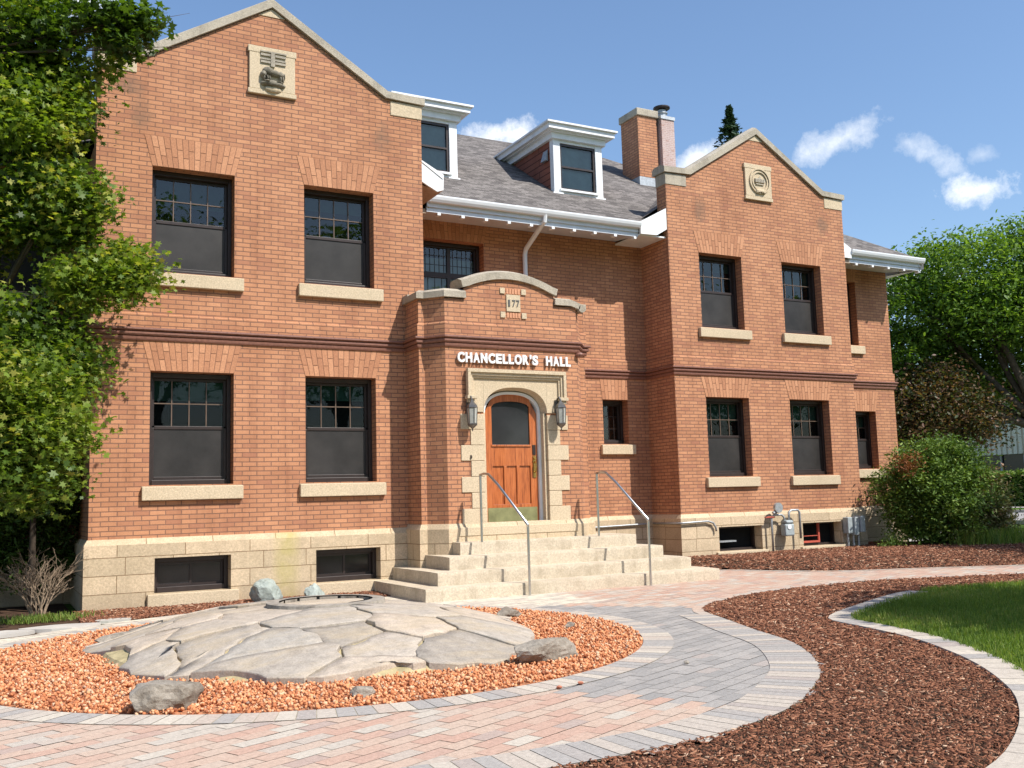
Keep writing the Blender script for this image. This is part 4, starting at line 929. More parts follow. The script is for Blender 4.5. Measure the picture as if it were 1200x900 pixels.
# ------------------------------------------------------------------ ground
def curve_pts(P, n=8, closed=False):
    P = [np.array(p, float) for p in P]; out = []
    m_ = len(P)
    for i in range(m_-1):
        p0 = P[i-1] if i > 0 else 2*P[0]-P[1]; p1 = P[i]; p2 = P[i+1]; p3 = P[i+2] if i+2 < m_ else 2*P[-1]-P[-2]
        for k in range(n):
            t = k/n; out.append(.5*((2*p1)+(-p0+p2)*t+(2*p0-5*p1+4*p2-p3)*t*t+(-p0+3*p1-3*p2+p3)*t**3))
    out.append(P[-1]); return out
def inside(poly, X, Y):
    poly = np.array(poly); r = np.zeros(len(X), bool); n = len(poly); j = n-1
    for i in range(n):
        xi, yi = poly[i]; xj, yj = poly[j]
        c = ((yi > Y) != (yj > Y)) & (X < (xj-xi)*(Y-yi)/(yj-yi+1e-12)+xi); r ^= c; j = i
    return r
me_ = MB().poly([(-400, -400, -.03), (400, -400, -.03), (400, 400, -.03), (-400, 400, -.03)]).build('ground', ground_grass); tag(me_, kind='structure')
GC = np.array([1.43, -4.77]); GR = 3.03
# plaza outer circle fitted to the photograph
plz = np.array([(5.635, -5.34), (5.38, -6.0), (5.159, -6.553), (4.799, -7.492), (4.135, -8.426), (3.459, -9.014), (2.964, -9.339), (2.388, -9.557), (1.849, -9.66), (1.1, -9.68), (.2, -9.6), (-1.2, -9.4), (-3, -9.0), (-5, -8.5), (-8, -8)])
outer = curve_pts(plz, 8)
ptop = curve_pts([(8.3, -.55), (9.1, -.45), (9.83, -.62), (10.3, -1.5), (10.958, -2.226), (12.158, -2.75), (13.614, -3.485), (16, -4.6), (21, -6.9)], 8)
pbot = curve_pts([(5.635, -5.34), (5.80, -5.02), (6.277, -4.55), (7.395, -4.02), (8.744, -3.78), (10.104, -3.85), (12.222, -4.55), (15, -5.75), (20, -8.2)], 8)
mleft = [(-8, -4.9), (-3, -3.0), (-1.166, -2.20), (.363, -1.25), (1.73, -.88), (3.43, -.80), (3.75, -.80), (3.75, -.2), (8.3, -.2)]
pav = mleft+ptop+pbot[::-1]+outer
tag(MB().poly([(p[0], p[1], -.0045) for p in pav]).build('paving_bed', sand), kind='structure')
def pavers():
    """field of rectangular pavers laid herringbone; zones of grey, pink and buff brick"""
    L_, W_ = .23, .115; g = .0022; V = []; F = []; T = []
    ca, sa = math.cos(math.radians(24)), math.sin(math.radians(24))
    cells = []
    # running bond
    for j in range(-150, 150):
        for i in range(-75, 110):
            u = (i+.5*(j % 2))*L_; v = j*W_; cells.append((u, v))
    A = np.array(cells); cx_ = A[:, 0]+L_/2; cy_ = A[:, 1]+W_/2
    X = cx_*ca-cy_*sa+3; Y = cx_*sa+cy_*ca-4
    ok = inside(pav, X, Y) & (np.hypot(X-GC[0], Y-GC[1]) > GR+.1) & (Y > -10.8) & (X > -4) & (X < 22)
    A = A[ok]; X = X[ok]; Y = Y[ok]; n = len(A)
    du = np.array([g, L_-g, L_-g, g]); dv = np.array([g, g, W_-g, W_-g])
    U = A[:, 0][:, None]+du; Vv = A[:, 1][:, None]+dv
    PX = U*ca-Vv*sa+3; PY = U*sa+Vv*ca-4; PZ = np.repeat(RNG.normal(0, .0006, n)[:, None], 4, 1)
    V = np.stack([PX, PY, PZ], -1).reshape(-1, 3); F = np.arange(4*n).reshape(-1, 4)
    rnd = RNG.uniform(0, 1, n); tint = np.where(rnd < .6, RNG.uniform(.49, .64, n), np.where(rnd < .9, RNG.uniform(.6, .82, n), RNG.uniform(.42, .50, n)))
    # grey quadrant between gravel circle and outer ring
    ang = np.degrees(np.arctan2(Y-GC[1], X-GC[0]))
    grey = ((X+.55*(Y+9.2) > 2.75) & (Y < -2.9+.35*(X-4)*-1.0) & (Y < -1.15*(X-4.7)-3.3+3.2*(X > 9)) & (X < 6.2))
    tint = np.where(grey, RNG.uniform(.1, .40, n), tint)
    buff = (X < 5.6) & (Y > -3.4) ; tint = np.where(buff, RNG.uniform(.80, 1.0, n), tint)
    return np_mesh('paved_forecourt', V, F, paver_mat, tint)
tag(pavers(), kind='structure')
def band(path, w, name, plen=.12, z=.006, tl=(.1, .8), side=1, hgt=0):
    P = np.array(path); d = np.r_[0, np.cumsum(np.hypot(*np.diff(P, axis=0).T))]; n = int(d[-1]/plen)
    s = np.linspace(0, d[-1], n+1); q = np.c_[np.interp(s, d, P[:, 0]), np.interp(s, d, P[:, 1])]
    t = np.gradient(q, axis=0); t /= np.linalg.norm(t, axis=1)[:, None]; nn = np.c_[-t[:, 1], t[:, 0]]*side
    mb = MB(); tv = []
    bedv = []
    for i in range(n):
        e = .003; a = q[i]+t[i]*e; b = q[i+1]-t[i+1]*e
        zz = z+abs(RNG.normal(0, .0006))
        A_, B_, C_, D_ = a, b, b+nn[i+1]*w, a+nn[i]*w
        m2a, m2b = a+nn[i]*w*.5, b+nn[i+1]*w*.5
        mb.poly([(*A_, zz), (*B_, zz), (*C_, zz), (*D_, zz)] if side > 0 else [(*A_, zz), (*D_, zz), (*C_, zz), (*B_, zz)])
        tv.append(RNG.uniform(*tl) if len(tl) == 2 else float(np.clip(RNG.choice(tl)+RNG.normal(0, .015), 0, 1)))
        if hgt:
            mb.poly([(*A_, z-hgt), (*B_, z-hgt), (*B_, zz), (*A_, zz)]); tv.append(tv[-1]); mb.poly([(*C_, z-hgt), (*D_, z-hgt), (*D_, zz), (*C_, zz)]); tv.append(tv[-1])
    for i in range(n):
        A_, B_, C_, D_ = q[i], q[i+1], q[i+1]+nn[i+1]*w, q[i]+nn[i]*w
        mb.poly([(*A_, z-.002), (*B_, z-.002), (*C_, z-.002), (*D_, z-.002)] if side > 0 else [(*A_, z-.002), (*D_, z-.002), (*C_, z-.002), (*B_, z-.002)], 1); tv.append(0)
    o = mb.build(name, [paver_mat, sand]); a = o.data.attributes.new('tint', 'FLOAT', 'FACE'); a.data.foreach_set('value', np.array(tv, np.float32)); tag(o, kind='structure'); return o
ringp = [(GC[0]+GR*math.cos(t), GC[1]+GR*math.sin(t)) for t in np.linspace(0, 2*math.pi, 240)]
band(ringp, .27, 'paved_ring', .115, .004, (.38, .80, .76, .82, .12, .72), -1)
band(outer, .36, 'paved_border', .115, .004, (.38, .78, .74, .76, .12, .38), -1)
band(pbot, .13, 'path_edge', .2, .004, (.62, .74, .70), 1)
band(ptop, .13, 'path_edge', .2, .004, (.62, .74, .70), -1)

# gravel disc and its stones
tag(MB().poly([(GC[0]+GR*math.cos(t), GC[1]+GR*math.sin(t), -.004) for t in np.linspace(0, 2*math.pi, 97)[:-1]]).build('gravel_ground', m_plain('gravel_dust', (.42, .19, .10), .95, 0, .1, .4, 25, .6)), kind='structure')
ico = []
ph = (1+5**.5)/2
for a in (-1, 1):
    for b in (-ph, ph): ico += [(0, a, b), (a, b, 0), (b, 0, a)]
ico = np.array(ico)/math.hypot(1, ph)
from itertools import combinations
tri = [t for t in combinations(range(12), 3) if all(abs(np.linalg.norm(ico[i]-ico[j])-1.0515) < .02 for i, j in combinations(t, 2))]
tri = np.array([t if np.dot(np.cross(ico[t[1]]-ico[t[0]], ico[t[2]]-ico[t[0]]), ico[t[0]]) > 0 else (t[0], t[2], t[1]) for t in tri])
n = 40000; rr_ = GR*np.sqrt(RNG.uniform(0, 1, n)); th = RNG.uniform(0, 2*math.pi, n)
P = np.c_[GC[0]+rr_*np.cos(th), GC[1]+rr_*np.sin(th), RNG.uniform(.0, .024, n)]
DC = np.array([1.54, -4.46])
DAX, DAY = 1.98, 2.45
keep = (((P[:, 0]-DC[0])/(DAX-.25))**2+((P[:, 1]-DC[1])/(DAY-.35))**2 > .85) & (rr_ < GR-.015)
P = P[keep]; n = len(P); S = RNG.uniform(.007, .0165, n)[:, None]*RNG.uniform(.55, 1.3, (n, 3))
tag(scatter('gravel', ico, tri, P, rotmats(n), S, pebble_mat, RNG.uniform(0, 1, n), jitter=.36), 'orange-red crushed brick gravel filling the circular bed', 'gravel', kind='stuff')

# flagstone mound
md = thing('flagstone_mound', 'low grey flagstone mound with a round pit, in the middle of the gravel circle', 'stone mound', (DC[0], DC[1], 0))
PIT = np.array([1.67, -4.30]); PR = .46
def dome(x, y):
    r2 = ((x-DC[0])/DAX)**2+((y-DC[1])/DAY)**2
    return .29*max(0, 1-r2**1.15)+.036
mb = MB(); nr, na = 44, 132
for i in range(nr):
    for j in range(na):
        def pt(i_, j_):
            r_ = i_/nr*.985; a = 2*math.pi*j_/na; x, y = DC[0]+DAX*r_*math.cos(a), DC[1]+DAY*r_*math.sin(a)
            z_ = dome(x, y)-.014 if i_ < nr else -.01
            if math.hypot(x-PIT[0], y-PIT[1]) < PR-.02: z_ = -.01
            return (x, y, z_)
        if i == 0: mb.poly([pt(0, 0), pt(1, j), pt(1, j+1)])
        else: mb.poly([pt(i, j), pt(i+1, j), pt(i+1, j+1), pt(i, j+1)])
mb.build('mortar_bed', m_plain('sandy_mortar', (.42, .35, .20), .95, 0, .1, .3, 10, .4), md)
def clip(poly, a, n_):
    out = []
    for i in range(len(poly)):
        p, q = poly[i], poly[(i+1) % len(poly)]; dp, dq = np.dot(p-a, n_), np.dot(q-a, n_)
        if dp <= 0: out.append(p)
        if dp*dq < 0: out.append(p+(q-p)*dp/(dp-dq))
    return out
srng = np.random.default_rng(5); seeds = []
tries = 0
while len(seeds) < 36 and tries < 8000:
    tries += 1; r_ = math.sqrt(srng.uniform(0, 1))*.99; a = srng.uniform(0, 2*math.pi); p = DC+np.array([DAX*r_*math.cos(a), DAY*r_*math.sin(a)])
    if math.hypot(*(p-PIT)) < PR+.18: continue
    if all(math.hypot(*(p-q)) > .42+.30*(len(seeds) < 9) for q in seeds): seeds.append(p)
ell = [DC+np.array([DAX*(1+.05*math.sin(5*t+1)+.035*math.sin(9*t))*math.cos(t), DAY*(1+.05*math.sin(5*t+1)+.035*math.sin(9*t))*math.sin(t)]) for t in np.linspace(0, 2*math.pi, 41)[:-1]]
for si, s_ in enumerate(seeds):
    poly = list(ell)
    for q in seeds:
        if q is s_: continue
        d_ = q-s_; ln = np.linalg.norm(d_); n_ = d_/ln; poly = clip(poly, s_+d_*.5-n_*.009, n_)
        if len(poly) < 3: break
    if len(poly) < 3: continue
    # push away from the pit
    P2_ = []
    for i in range(len(poly)):
        a, b = poly[i], poly[(i+1) % len(poly)]; k = max(1, int(np.linalg.norm(b-a)/.11)); nn_ = np.array([-(b-a)[1], (b-a)[0]])/(np.linalg.norm(b-a)+1e-9)
        for t in range(k): P2_.append(a+(b-a)*t/k+nn_*(srng.normal(0, .017) if t else 0))
    Q = []
    for p in P2_:
        v_ = p-PIT; d_ = np.hypot(*v_)
        Q.append(PIT+v_/d_*(PR+.10) if d_ < PR+.10 else p)
    Q = [p+np.array([.055*math.sin(p[1]*4.1+1.3)+.03*math.sin(p[0]*7.3+p[1]*3), .055*math.sin(p[0]*3.7+.4)+.03*math.cos(p[1]*8.1+p[0]*2)])*min(1, max(0, (np.hypot(*(p-PIT))-PR-.1)*3)) for p in Q]
    c_ = np.mean(Q, axis=0); gx_ = (dome(c_[0]+.05, c_[1])-dome(c_[0]-.05, c_[1]))/.1; gy_ = (dome(c_[0], c_[1]+.05)-dome(c_[0], c_[1]-.05))/.1; zc_ = dome(*c_); flat_ = lambda p_: .5*(zc_+gx_*(p_[0]-c_[0])+gy_*(p_[1]-c_[1]))+.5*dome(*p_)+srng.normal(0, .0008)
    tz = srng.uniform(.0, .026); th_ = .075
    mb = MB(); rings = [(1.0, -th_), (1.0, -.006), (.985, 0), (.66, .001), (.33, .001)]
    ids = []
    for s0, dz in rings:
        ids.append([len(mb.v)+i for i in range(len(Q))])
        for p in Q: x, y = c_+(p-c_)*s0; mb.v.append((x, y, flat_((x, y))+dz+tz))
    for A_, B_ in zip(ids, ids[1:]):
        for i in range(len(Q)): j = (i+1) % len(Q); mb.f.append((A_[i], A_[j], B_[j], B_[i])); mb.m.append(0)
    mb.v.append((c_[0], c_[1], zc_+tz)); k = len(mb.v)-1
    for i in range(len(Q)): j = (i+1) % len(Q); mb.f.append((ids[-1][i], ids[-1][j], k)); mb.m.append(0)
    o = mb.build('flagstone', flag_mat, md); o.data.polygons.foreach_set('use_smooth', [i >= 2*len(Q) for i in range(len(mb.f))]); a = o.data.attributes.new('tint', 'FLOAT', 'FACE'); a.data.foreach_set('value', np.full(len(mb.f), srng.uniform(0, 1), np.float32))
mb = MB(); zr = dome(*PIT)+.035; k = 30
for i in range(k):
    a, b = 2*math.pi*i/k, 2*math.pi*(i+1)/k
    def rp(r_, t, z_): return (PIT[0]+r_*math.cos(t), PIT[1]+r_*math.sin(t), z_)
    w_ = .012
    mb.poly([rp(PR, a, zr), rp(PR+.12, a, zr-.004), rp(PR+.12, b, zr-.004), rp(PR, b, zr)]); mb.poly([rp(PR+.12, a, zr-.004), rp(PR+.13, a, zr-.07), rp(PR+.13, b, zr-.07), rp(PR+.12, b, zr-.004)])
for i in range(13):
    a, b = 2*math.pi*i/13+.035, 2*math.pi*(i+1)/13-.035
    mb.poly([rp(PR-.01, a, .0), rp(PR-.01, a, zr-.01), rp(PR-.01, b, zr-.01), rp(PR-.01, b, .0)])
mb.build('pit_rim', flag_plain if False else m_stone('pit_stone', (.36, .32, .27), (.12, .10, .08), 14, None, stain=.9), md)

# rocks
def rock(name, label, x, y, sx, sy, sz, mat, seed, rz=0, z0=0, group='rocks around the mound'):
    r = np.random.default_rng(seed); me = bpy.data.meshes.new(name)
    import bmesh
    bm = bmesh.new(); bmesh.ops.create_icosphere(bm, subdivisions=4, radius=1)
    planes = [(lambda v_: v_/np.linalg.norm(v_))(r.normal(size=3)) for _ in range(16)]; hs = r.uniform(.55, .92, 16); offs_ = r.uniform(0, 9, 3)
    from mathutils import noise as mn
    for v in bm.verts:
        c = np.array(v.co)
        for p_, h_ in zip(planes, hs):
            d_ = np.dot(c, p_)-h_
            if d_ > 0: c = c-p_*d_*.92
        f = 1+.10*mn.noise(Vector(c*1.7+offs_))+.07*mn.ridged_multi_fractal(Vector(c*2.4+offs_), 1.0, 2.1, 5, 1.0, 2.0)-.05+.02*mn.noise(Vector(c*16+offs_))
        c = c*f; v.co = Vector((c[0]*sx, c[1]*sy, c[2]*sz))
    bm.to_mesh(me); bm.free(); me.materials.append(mat); autouv(me)
    o = link(name, me); o.location = (x, y, z0); o.rotation_euler = (0, 0, rz); tag(o, label, 'rock', group); return o
rock('rock', 'biggest brown boulder sitting at the front left of the flagstone mound', -.28, -7.02, .25, .19, .17, rock_m, 23, .2, .06)
rock('rock', 'long flat boulder at the front right edge of the flagstone mound', 2.66, -6.92, .36, .17, .13, rock_m, 4, .2, .07)
rock('rock', 'tiny grey stone in the gravel below the front of the mound', .93, -7.42, .11, .08, .05, rock_m, 6, .4, .03)
rock('rock', 'low grey rock behind the right side of the mound', 3.74, -4.22, .22, .12, .09, rock_m, 8, .5, .05)
rock('rock', 'dark jagged slab at the back left edge of the mound', -.02, -3.60, .34, .14, .08, rock_m, 9, -.1, .06)
rock('rock', 'large pale green boulder against the foundation of the left wing', 2.06, -.40, .26, .16, .21, rock_green, 12, .2, .10, 'rocks by the left wing')
rock('rock', 'small bluish white rock by the basement window sill', 2.66, -.58, .17, .13, .17, rock_green, 14, .6, .06, 'rocks by the left wing')
rock('rock', 'small round stone in the gravel at the far right of the circle', 3.85, -5.35, .06, .05, .04, rock_m, 17, 0, .03)
for i, (x, y) in enumerate(((2.35, -7.95), (2.15, -7.99), (3.45, -7.72))):
    rock('pebble', ['reddish pebble lying on the pink pavers by the ring', 'second reddish pebble on the pavers left of its twin', 'dark pebble alone on the pavers right of the red pair'][i], x, y, .024, .018, .014, m_plain('red_pebble', (.40, .14, .08), .8) if i < 2 else rock_m, 30+i, 0, .014, 'pebbles on the paving')

# mulch beds
def mound_z(x, y):
    pp_ = np.array(ptop); yp_ = np.interp(x, pp_[:, 0], pp_[:, 1])
    return np.where((x > 8.2) & (y > yp_), np.clip((y-yp_-.05)/1.6, 0, 1)*.13, 0)+np.where((x < 4.3) & (y > -1.4), np.clip((y+.9)/.9, 0, 1)*.02, 0)
bedR = [(8.3, -.55)]+[tuple(p) for p in ptop]+[(21, -5.0), (21.0, -1.2), (18.6, -.9), (17.4, -.2), (16.6, .7), (16.2, 1.9), (8.3, 1.9)]
bedL = [(-.3, -1.35), (.363, -1.20), (1.73, -.86), (3.43, -.78), (3.72, -.78), (3.72, -.02), (-.3, -.02)]
lawn_out = curve_pts([(8.95, -5.16), (8.45, -5.30), (7.413, -5.78), (6.484, -6.26), (6.13, -6.6), (6.00, -7.1), (5.711, -7.98), (5.149, -8.927), (4.527, -9.663), (4.025, -10.104), (3.404, -10.52), (2.7, -10.86), (1.5, -11.2)], 8)
lawn_top = curve_pts([(8.95, -5.10), (9.828, -5.149), (10.895, -5.371), (13, -6.1), (17, -7.6), (22, -9.6)], 6)
bedM = [tuple(p) for p in pbot]+[(22, -9.2)]+[tuple(p) for p in lawn_top[::-1]]+[tuple(p) for p in lawn_out]+[(1.5, -12), (-2, -12), (-2, -9.5)]+[tuple(p) for p in outer[::-1] if p[0] > -2]
def bed(poly, nchips, name, zf=None, cam_bias=True, lab=''):
    poly = np.array(poly); x0, y0 = poly.min(0); x1, y1 = poly.max(0); x1 = min(x1, 20); y0 = max(y0, -11.4)
    gx = np.arange(x0, x1+.25, .25); gy = np.arange(y0-.25, y1+.25, .25)
    # base sheet as one polygon sits just under the paving; a grid carries the swell
    MBb = MB(); MBb.poly([(*p, -.014) for p in poly]); o = MBb.build('mulch_bed', soil); tag(o, kind='structure')
    if name == 'raised':
        XX, YY = np.meshgrid(gx, gy, indexing='ij'); ins = inside(poly, XX.ravel(), YY.ravel()).reshape(XX.shape); ZZ = mound_z(XX, YY)-.010; V = np.stack([XX, YY, ZZ], -1).reshape(-1, 3); F = []
        m_ = len(gy)
        for i in range(len(gx)-1):
            for j in range(m_-1):
                if ins[i, j] and ins[i+1, j] and ins[i, j+1] and ins[i+1, j+1]: F.append((i*m_+j, (i+1)*m_+j, (i+1)*m_+j+1, i*m_+j+1))
        tag(np_mesh('mulch_swell', V, np.array(F), soil), kind='structure')
    P = np.c_[RNG.uniform(x0, x1, nchips*4), RNG.uniform(y0, y1, nchips*4)]; P = P[inside(poly, P[:, 0], P[:, 1])]
    d = np.hypot(P[:, 0]-C0[0], P[:, 1]-C0[1])
    if cam_bias: P = P[RNG.uniform(0, 1, len(P)) < np.clip((6.5/d)**1.3, .12, 1)]
    P = P[:nchips]; n = len(P)
    return P
CHIP = np.array([(-.5, -.5, -.5), (.5, -.4, -.5), (.5, .4, -.5), (-.5, .5, -.5), (-.42, -.4, .5), (.46, -.35, .5), (.4, .42, .5), (-.5, .35, .5)])
CHIP_F = np.array([(0, 1, 5, 4), (1, 2, 6, 5), (2, 3, 7, 6), (3, 0, 4, 7), (4, 5, 6, 7)])
def chips(P, name, label):
    n = len(P); d = np.hypot(P[:, 0]-C0[0], P[:, 1]-C0[1]); grow = np.clip(d/7, 1, 1.8)
    S = np.c_[RNG.uniform(.010, .042, n)*grow, RNG.uniform(.003, .009, n)*grow, RNG.uniform(.002, .006, n)*grow]
    Z = mound_z(P[:, 0], P[:, 1])+RNG.uniform(-.006, .014, n)
    tag(scatter(name, CHIP, CHIP_F, np.c_[P, Z], rotmats(n, False, tilt=.32), S, chip_mat, np.clip(RNG.beta(1.5, 1.9, n)+(RNG.uniform(0, 1, n) < .06)*.4, 0, 1)), label, 'mulch', kind='stuff')
chips(bed(bedM, 130000, 'mid'), 'bark_mulch', 'brown shredded bark mulch in the curved bed beside the lawn')
chips(bed(bedR, 40000, 'raised', cam_bias=False), 'bark_mulch', 'brown shredded bark mulch along the right wing foundation')
chips(bed(bedL, 9000, 'left', cam_bias=False), 'bark_mulch', 'thin strip of brown bark mulch along the left wing foundation')
# strip of rough ground with flagstone slabs, far left
tag(MB().poly([(-8, -4.9, -.020), (-3, -3.0, -.020), (-1.166, -2.20, -.020), (-.3, -1.50, -.020), (-.3, 1.9, -.020), (-8, 1.9, -.020)]).build('bare_soil', soil), kind='structure')
for i, (x, y, a, b) in enumerate(((-.55, -1.55, .42, .20), (-1.15, -1.75, .30, .20), (.02, -1.22, .20, .10))):
    mb = MB(); q = [(x+a*math.cos(t)*(1+.12*math.sin(3*t+i)), y+b*math.sin(t)*(1+.1*math.cos(4*t+i))) for t in np.linspace(0, 2*math.pi, 15)[:-1]]
    mb.poly([(*p, .018) for p in q])
    for j in range(14): p, r = q[j], q[(j+1) % 14]; mb.poly([(*p, -.02), (*r, -.02), (*r, .018), (*p, .018)])
    o = mb.build('stepping_stone', concrete); tag(o, ['long pale stepping stone beside the left wing corner', 'pale stepping stone at the far left below the bare shrub', 'small pale stepping stone touching the mulch strip'][i], 'stepping stone', 'stepping stones at the left')

# lawn with kerb of pavers
band(lawn_out, .24, 'lawn_kerb', .20, .016, (.38, .80, .82, .78, .76), 1, hgt=.05)
lawn = [tuple(p) for p in lawn_out[::1]]+[(1.5, -14), (22, -14)]+[tuple(p) for p in lawn_top[::-1]]
tag(MB().poly([(*p, -.004) for p in lawn]).build('lawn', ground_grass), kind='structure')
P = np.c_[RNG.uniform(3, 14, 420000), RNG.uniform(-11, -5, 420000)]; P = P[inside(lawn, P[:, 0], P[:, 1])]
# only where the picture can see: near the kerb and to the right
rel = P-C0[:2]; fwd = rel@FW[:2]; rgt = rel@CR[:2]; P = P[(fwd > 2.5) & (rgt/fwd < .60)]; d = np.hypot(*(P-C0[:2]).T)
P = P[RNG.uniform(0, 1, len(P)) < np.clip(1.25-.065*d, .35, 1)][:120000]
kerbd = np.min(np.hypot(P[:, None, 0]-np.array(lawn_out)[None, ::2, 0], P[:, None, 1]-np.array(lawn_out)[None, ::2, 1]), axis=1)
P = P[kerbd > .22]; n = len(P)
BL = np.array([(-.12, 0, 0), (.12, 0, 0), (.1, .12, .6), (-.06, .12, .6), (.02, .38, 1.0)])
BLF4 = np.array([(0, 1, 2, 3), (3, 2, 4, 4)])
BL = np.array([(-.10, 0, 0), (.10, 0, 0), (.05, .35, 1.0), (-.04, .33, .98)]); BLF = np.array([(0, 1, 2, 3)])
pn = np.sin(P[:, 0]*3.1)+np.cos(P[:, 1]*2.7+P[:, 0]); tnt = np.clip(.5+.12*pn+RNG.normal(0, .22, n), 0, 1)
tag(scatter('lawn_grass', BL, BLF, np.c_[P, np.full(n, -.004)], rotmats(n, False, tilt=.28), np.c_[np.full(n, .035), RNG.uniform(.03, .06, n), RNG.uniform(.035, .065, n)], grass_mat, tnt), 'bright green mown grass inside the curved paver kerb', 'grass', kind='stuff')
def tuft(cx, cy, sx, sy, n, h, label, name='grass_tuft'):
    P = np.c_[RNG.normal(cx, sx, n), RNG.normal(cy, sy, n), mound_z(np.full(n, cx), np.full(n, cy))-.01]
    tag(scatter(name, BL, BLF, P, rotmats(n, False, tilt=.35), np.c_[np.full(n, .05), RNG.uniform(.4, 1, n)*h, RNG.uniform(.5, 1, n)*h], grass_mat, RNG.uniform(.1, 1, n)), label, 'grass', kind='stuff')
tuft(-.70, -.60, .26, .10, 800, .10, 'rough green grass tufts below the bare shrub at the left corner')

# street beyond
tag(MB().poly([(29.5, -60, -.006), (41.5, -60, -.006), (41.5, 90, -.006), (29.5, 90, -.006)]).build('street', asphalt), kind='structure')
for x0, x1 in ((29.2, 29.5), (41.5, 41.8)): tag(MB().box(x0, x1, -60, 90, -.02, .12).build('kerb', concrete), kind='structure')
tag(MB().poly([(22.0, -60, -.002), (24.2, -60, -.002), (24.2, 90, -.002), (22.0, 90, -.002)]).build('pavement', concrete), kind='structure')
tag(MB().poly([(16.5, 3.0, -.003), (22.0, 3.0, -.003), (22.0, 4.6, -.003), (16.5, 4.6, -.003)]).build('side_path', concrete), kind='structure')
tag(MB().poly([(50.5, -60, .004), (52.2, -60, .004), (52.2, 90, .004), (50.5, 90, .004)]).build('pavement', concrete), kind='structure')
# hedge
def foliage(name, blobs, nclump, per, leaf, lsize, mat, parent=None, sig=.22, shell=.55, tv=(MAPLE, MAPLE_F), tilt=None, tmin=0, tmax=1):
    """blobs: (cx,cy,cz,rx,ry,rz,weight). leaves gather in clumps spread through the outer part of each blob"""
    w = np.array([b[6] if len(b) > 6 else b[3]*b[5] for b in blobs]); w = w/w.sum(); idx = RNG.choice(len(blobs), nclump, p=w); Bm = np.array([b[:6] for b in blobs])[idx]
    dv = RNG.normal(size=(nclump, 3)); dv /= np.linalg.norm(dv, axis=1)[:, None]; rad = shell+(1-shell)*RNG.uniform(0, 1, nclump)**.6
    rad *= 1+.13*np.sin(dv[:, 0]*5+idx)+.1*np.cos(dv[:, 2]*7+idx*2)
    Cc = Bm[:, :3]+Bm[:, 3:]*dv*rad[:, None]
    cl = np.repeat(Cc, per, 0); n = len(cl); s = np.repeat(RNG.uniform(.6, 1.5, nclump), per)[:, None]
    P = cl+np.clip(RNG.normal(size=(n, 3)), -1.9, 1.9)*sig*s*np.array([1, 1, .62])
    ct = np.repeat(np.clip(RNG.normal(.5, .2, nclump), 0, 1), per); tint = tmin+(tmax-tmin)*np.clip(ct+RNG.normal(0, .17, n), 0, 1)
    sz = RNG.uniform(.5, 1.3, n)*lsize
    Rm = rotmats(n, False, tilt=1.0) if tilt is None else rotmats(n, False, tilt=tilt)
    return scatter(name, tv[0], tv[1], P, Rm, sz, mat, tint, parent), Cc
leaf_green = m_tint('maple_leaf', [(0, (.03, .062, .008)), (.4, (.08, .145, .016)), (.8, (.19, .27, .035)), (1, (.36, .36, .08))], .5, .42, .4)
leaf_elm = m_tint('elm_leaf', [(0, (.04, .085, .012)), (.5, (.105, .20, .028)), (1, (.22, .33, .06))], .55, .42, .35)
leaf_purple = m_tint('purple_leaf', [(0, (.03, .035, .016)), (.35, (.065, .085, .025)), (.65, (.14, .07, .045)), (1, (.27, .17, .08))], .5, .3, .4)
leaf_cedar = m_tint('cedar_leaf', [(0, (.03, .06, .012)), (.5, (.10, .18, .028)), (.85, (.19, .28, .05)), (1, (.25, .31, .08))], .65, .2, .3)
leaf_dry = m_tint('dry_cedar_leaf', [(0, (.06, .09, .025)), (.5, (.13, .14, .05)), (.85, (.22, .15, .09)), (1, (.30, .18, .12))], .7, .2, .3)
leaf_rust = m_tint('rust_leaf', [(0, (.16, .06, .025)), (1, (.36, .16, .07))], .8, .15, .2)
spruce_m = m_tint('spruce_needle', [(0, (.02, .045, .025)), (1, (.07, .12, .07))], .7, .1, .3)

def tree(name, label, base, trunk_h, r, blobs, nclump, per, lsize, mat, group=None, lean=(0, 0), sig=.3, tv=(OVAL, OVAL_F), shell=.45, stems=1, tmin=0, tmax=1, cat='tree'):
    t = thing(name, label, cat, base, group)
    mb = MB(); b0 = np.array(base, float); top = b0+np.array([lean[0], lean[1], trunk_h])
    for k in range(stems):
        o_ = np.array([RNG.normal(0, .12*(stems > 1)), RNG.normal(0, .12*(stems > 1)), 0]); tp_ = top+o_*1.5*(stems > 1)
        mb.tube([b0+o_, b0*.6+tp_*.4+o_+RNG.normal(0, .03, 3), tp_], [r, r*.8, r*.62], 9)
        for b in blobs:
            if stems > 1 and RNG.uniform() < .5: continue
            e = np.array(b[:3]); mid = (tp_+e)/2+np.array([*RNG.normal(0, .15, 2), -.1*abs(e[0]-tp_[0])]); mb.tube([tp_-np.array([0, 0, .1]), mid, e, e+(e-mid)*.4], [r*.5, r*.3, r*.16, r*.05], 7)
            for q in range(3):
                d_ = RNG.normal(size=3); d_ /= np.linalg.norm(d_); mb.tube([mid, e+d_*np.array(b[3:6])*.4, e+d_*np.array(b[3:6])*.85], [r*.2, r*.11, r*.03], 5)
    mb.build('trunk', bark, t, smooth=True)
    c, _ = foliage('crown', blobs, nclump, per, None, lsize, mat, t, sig, shell, tv, tmin=tmin, tmax=tmax)
    return t
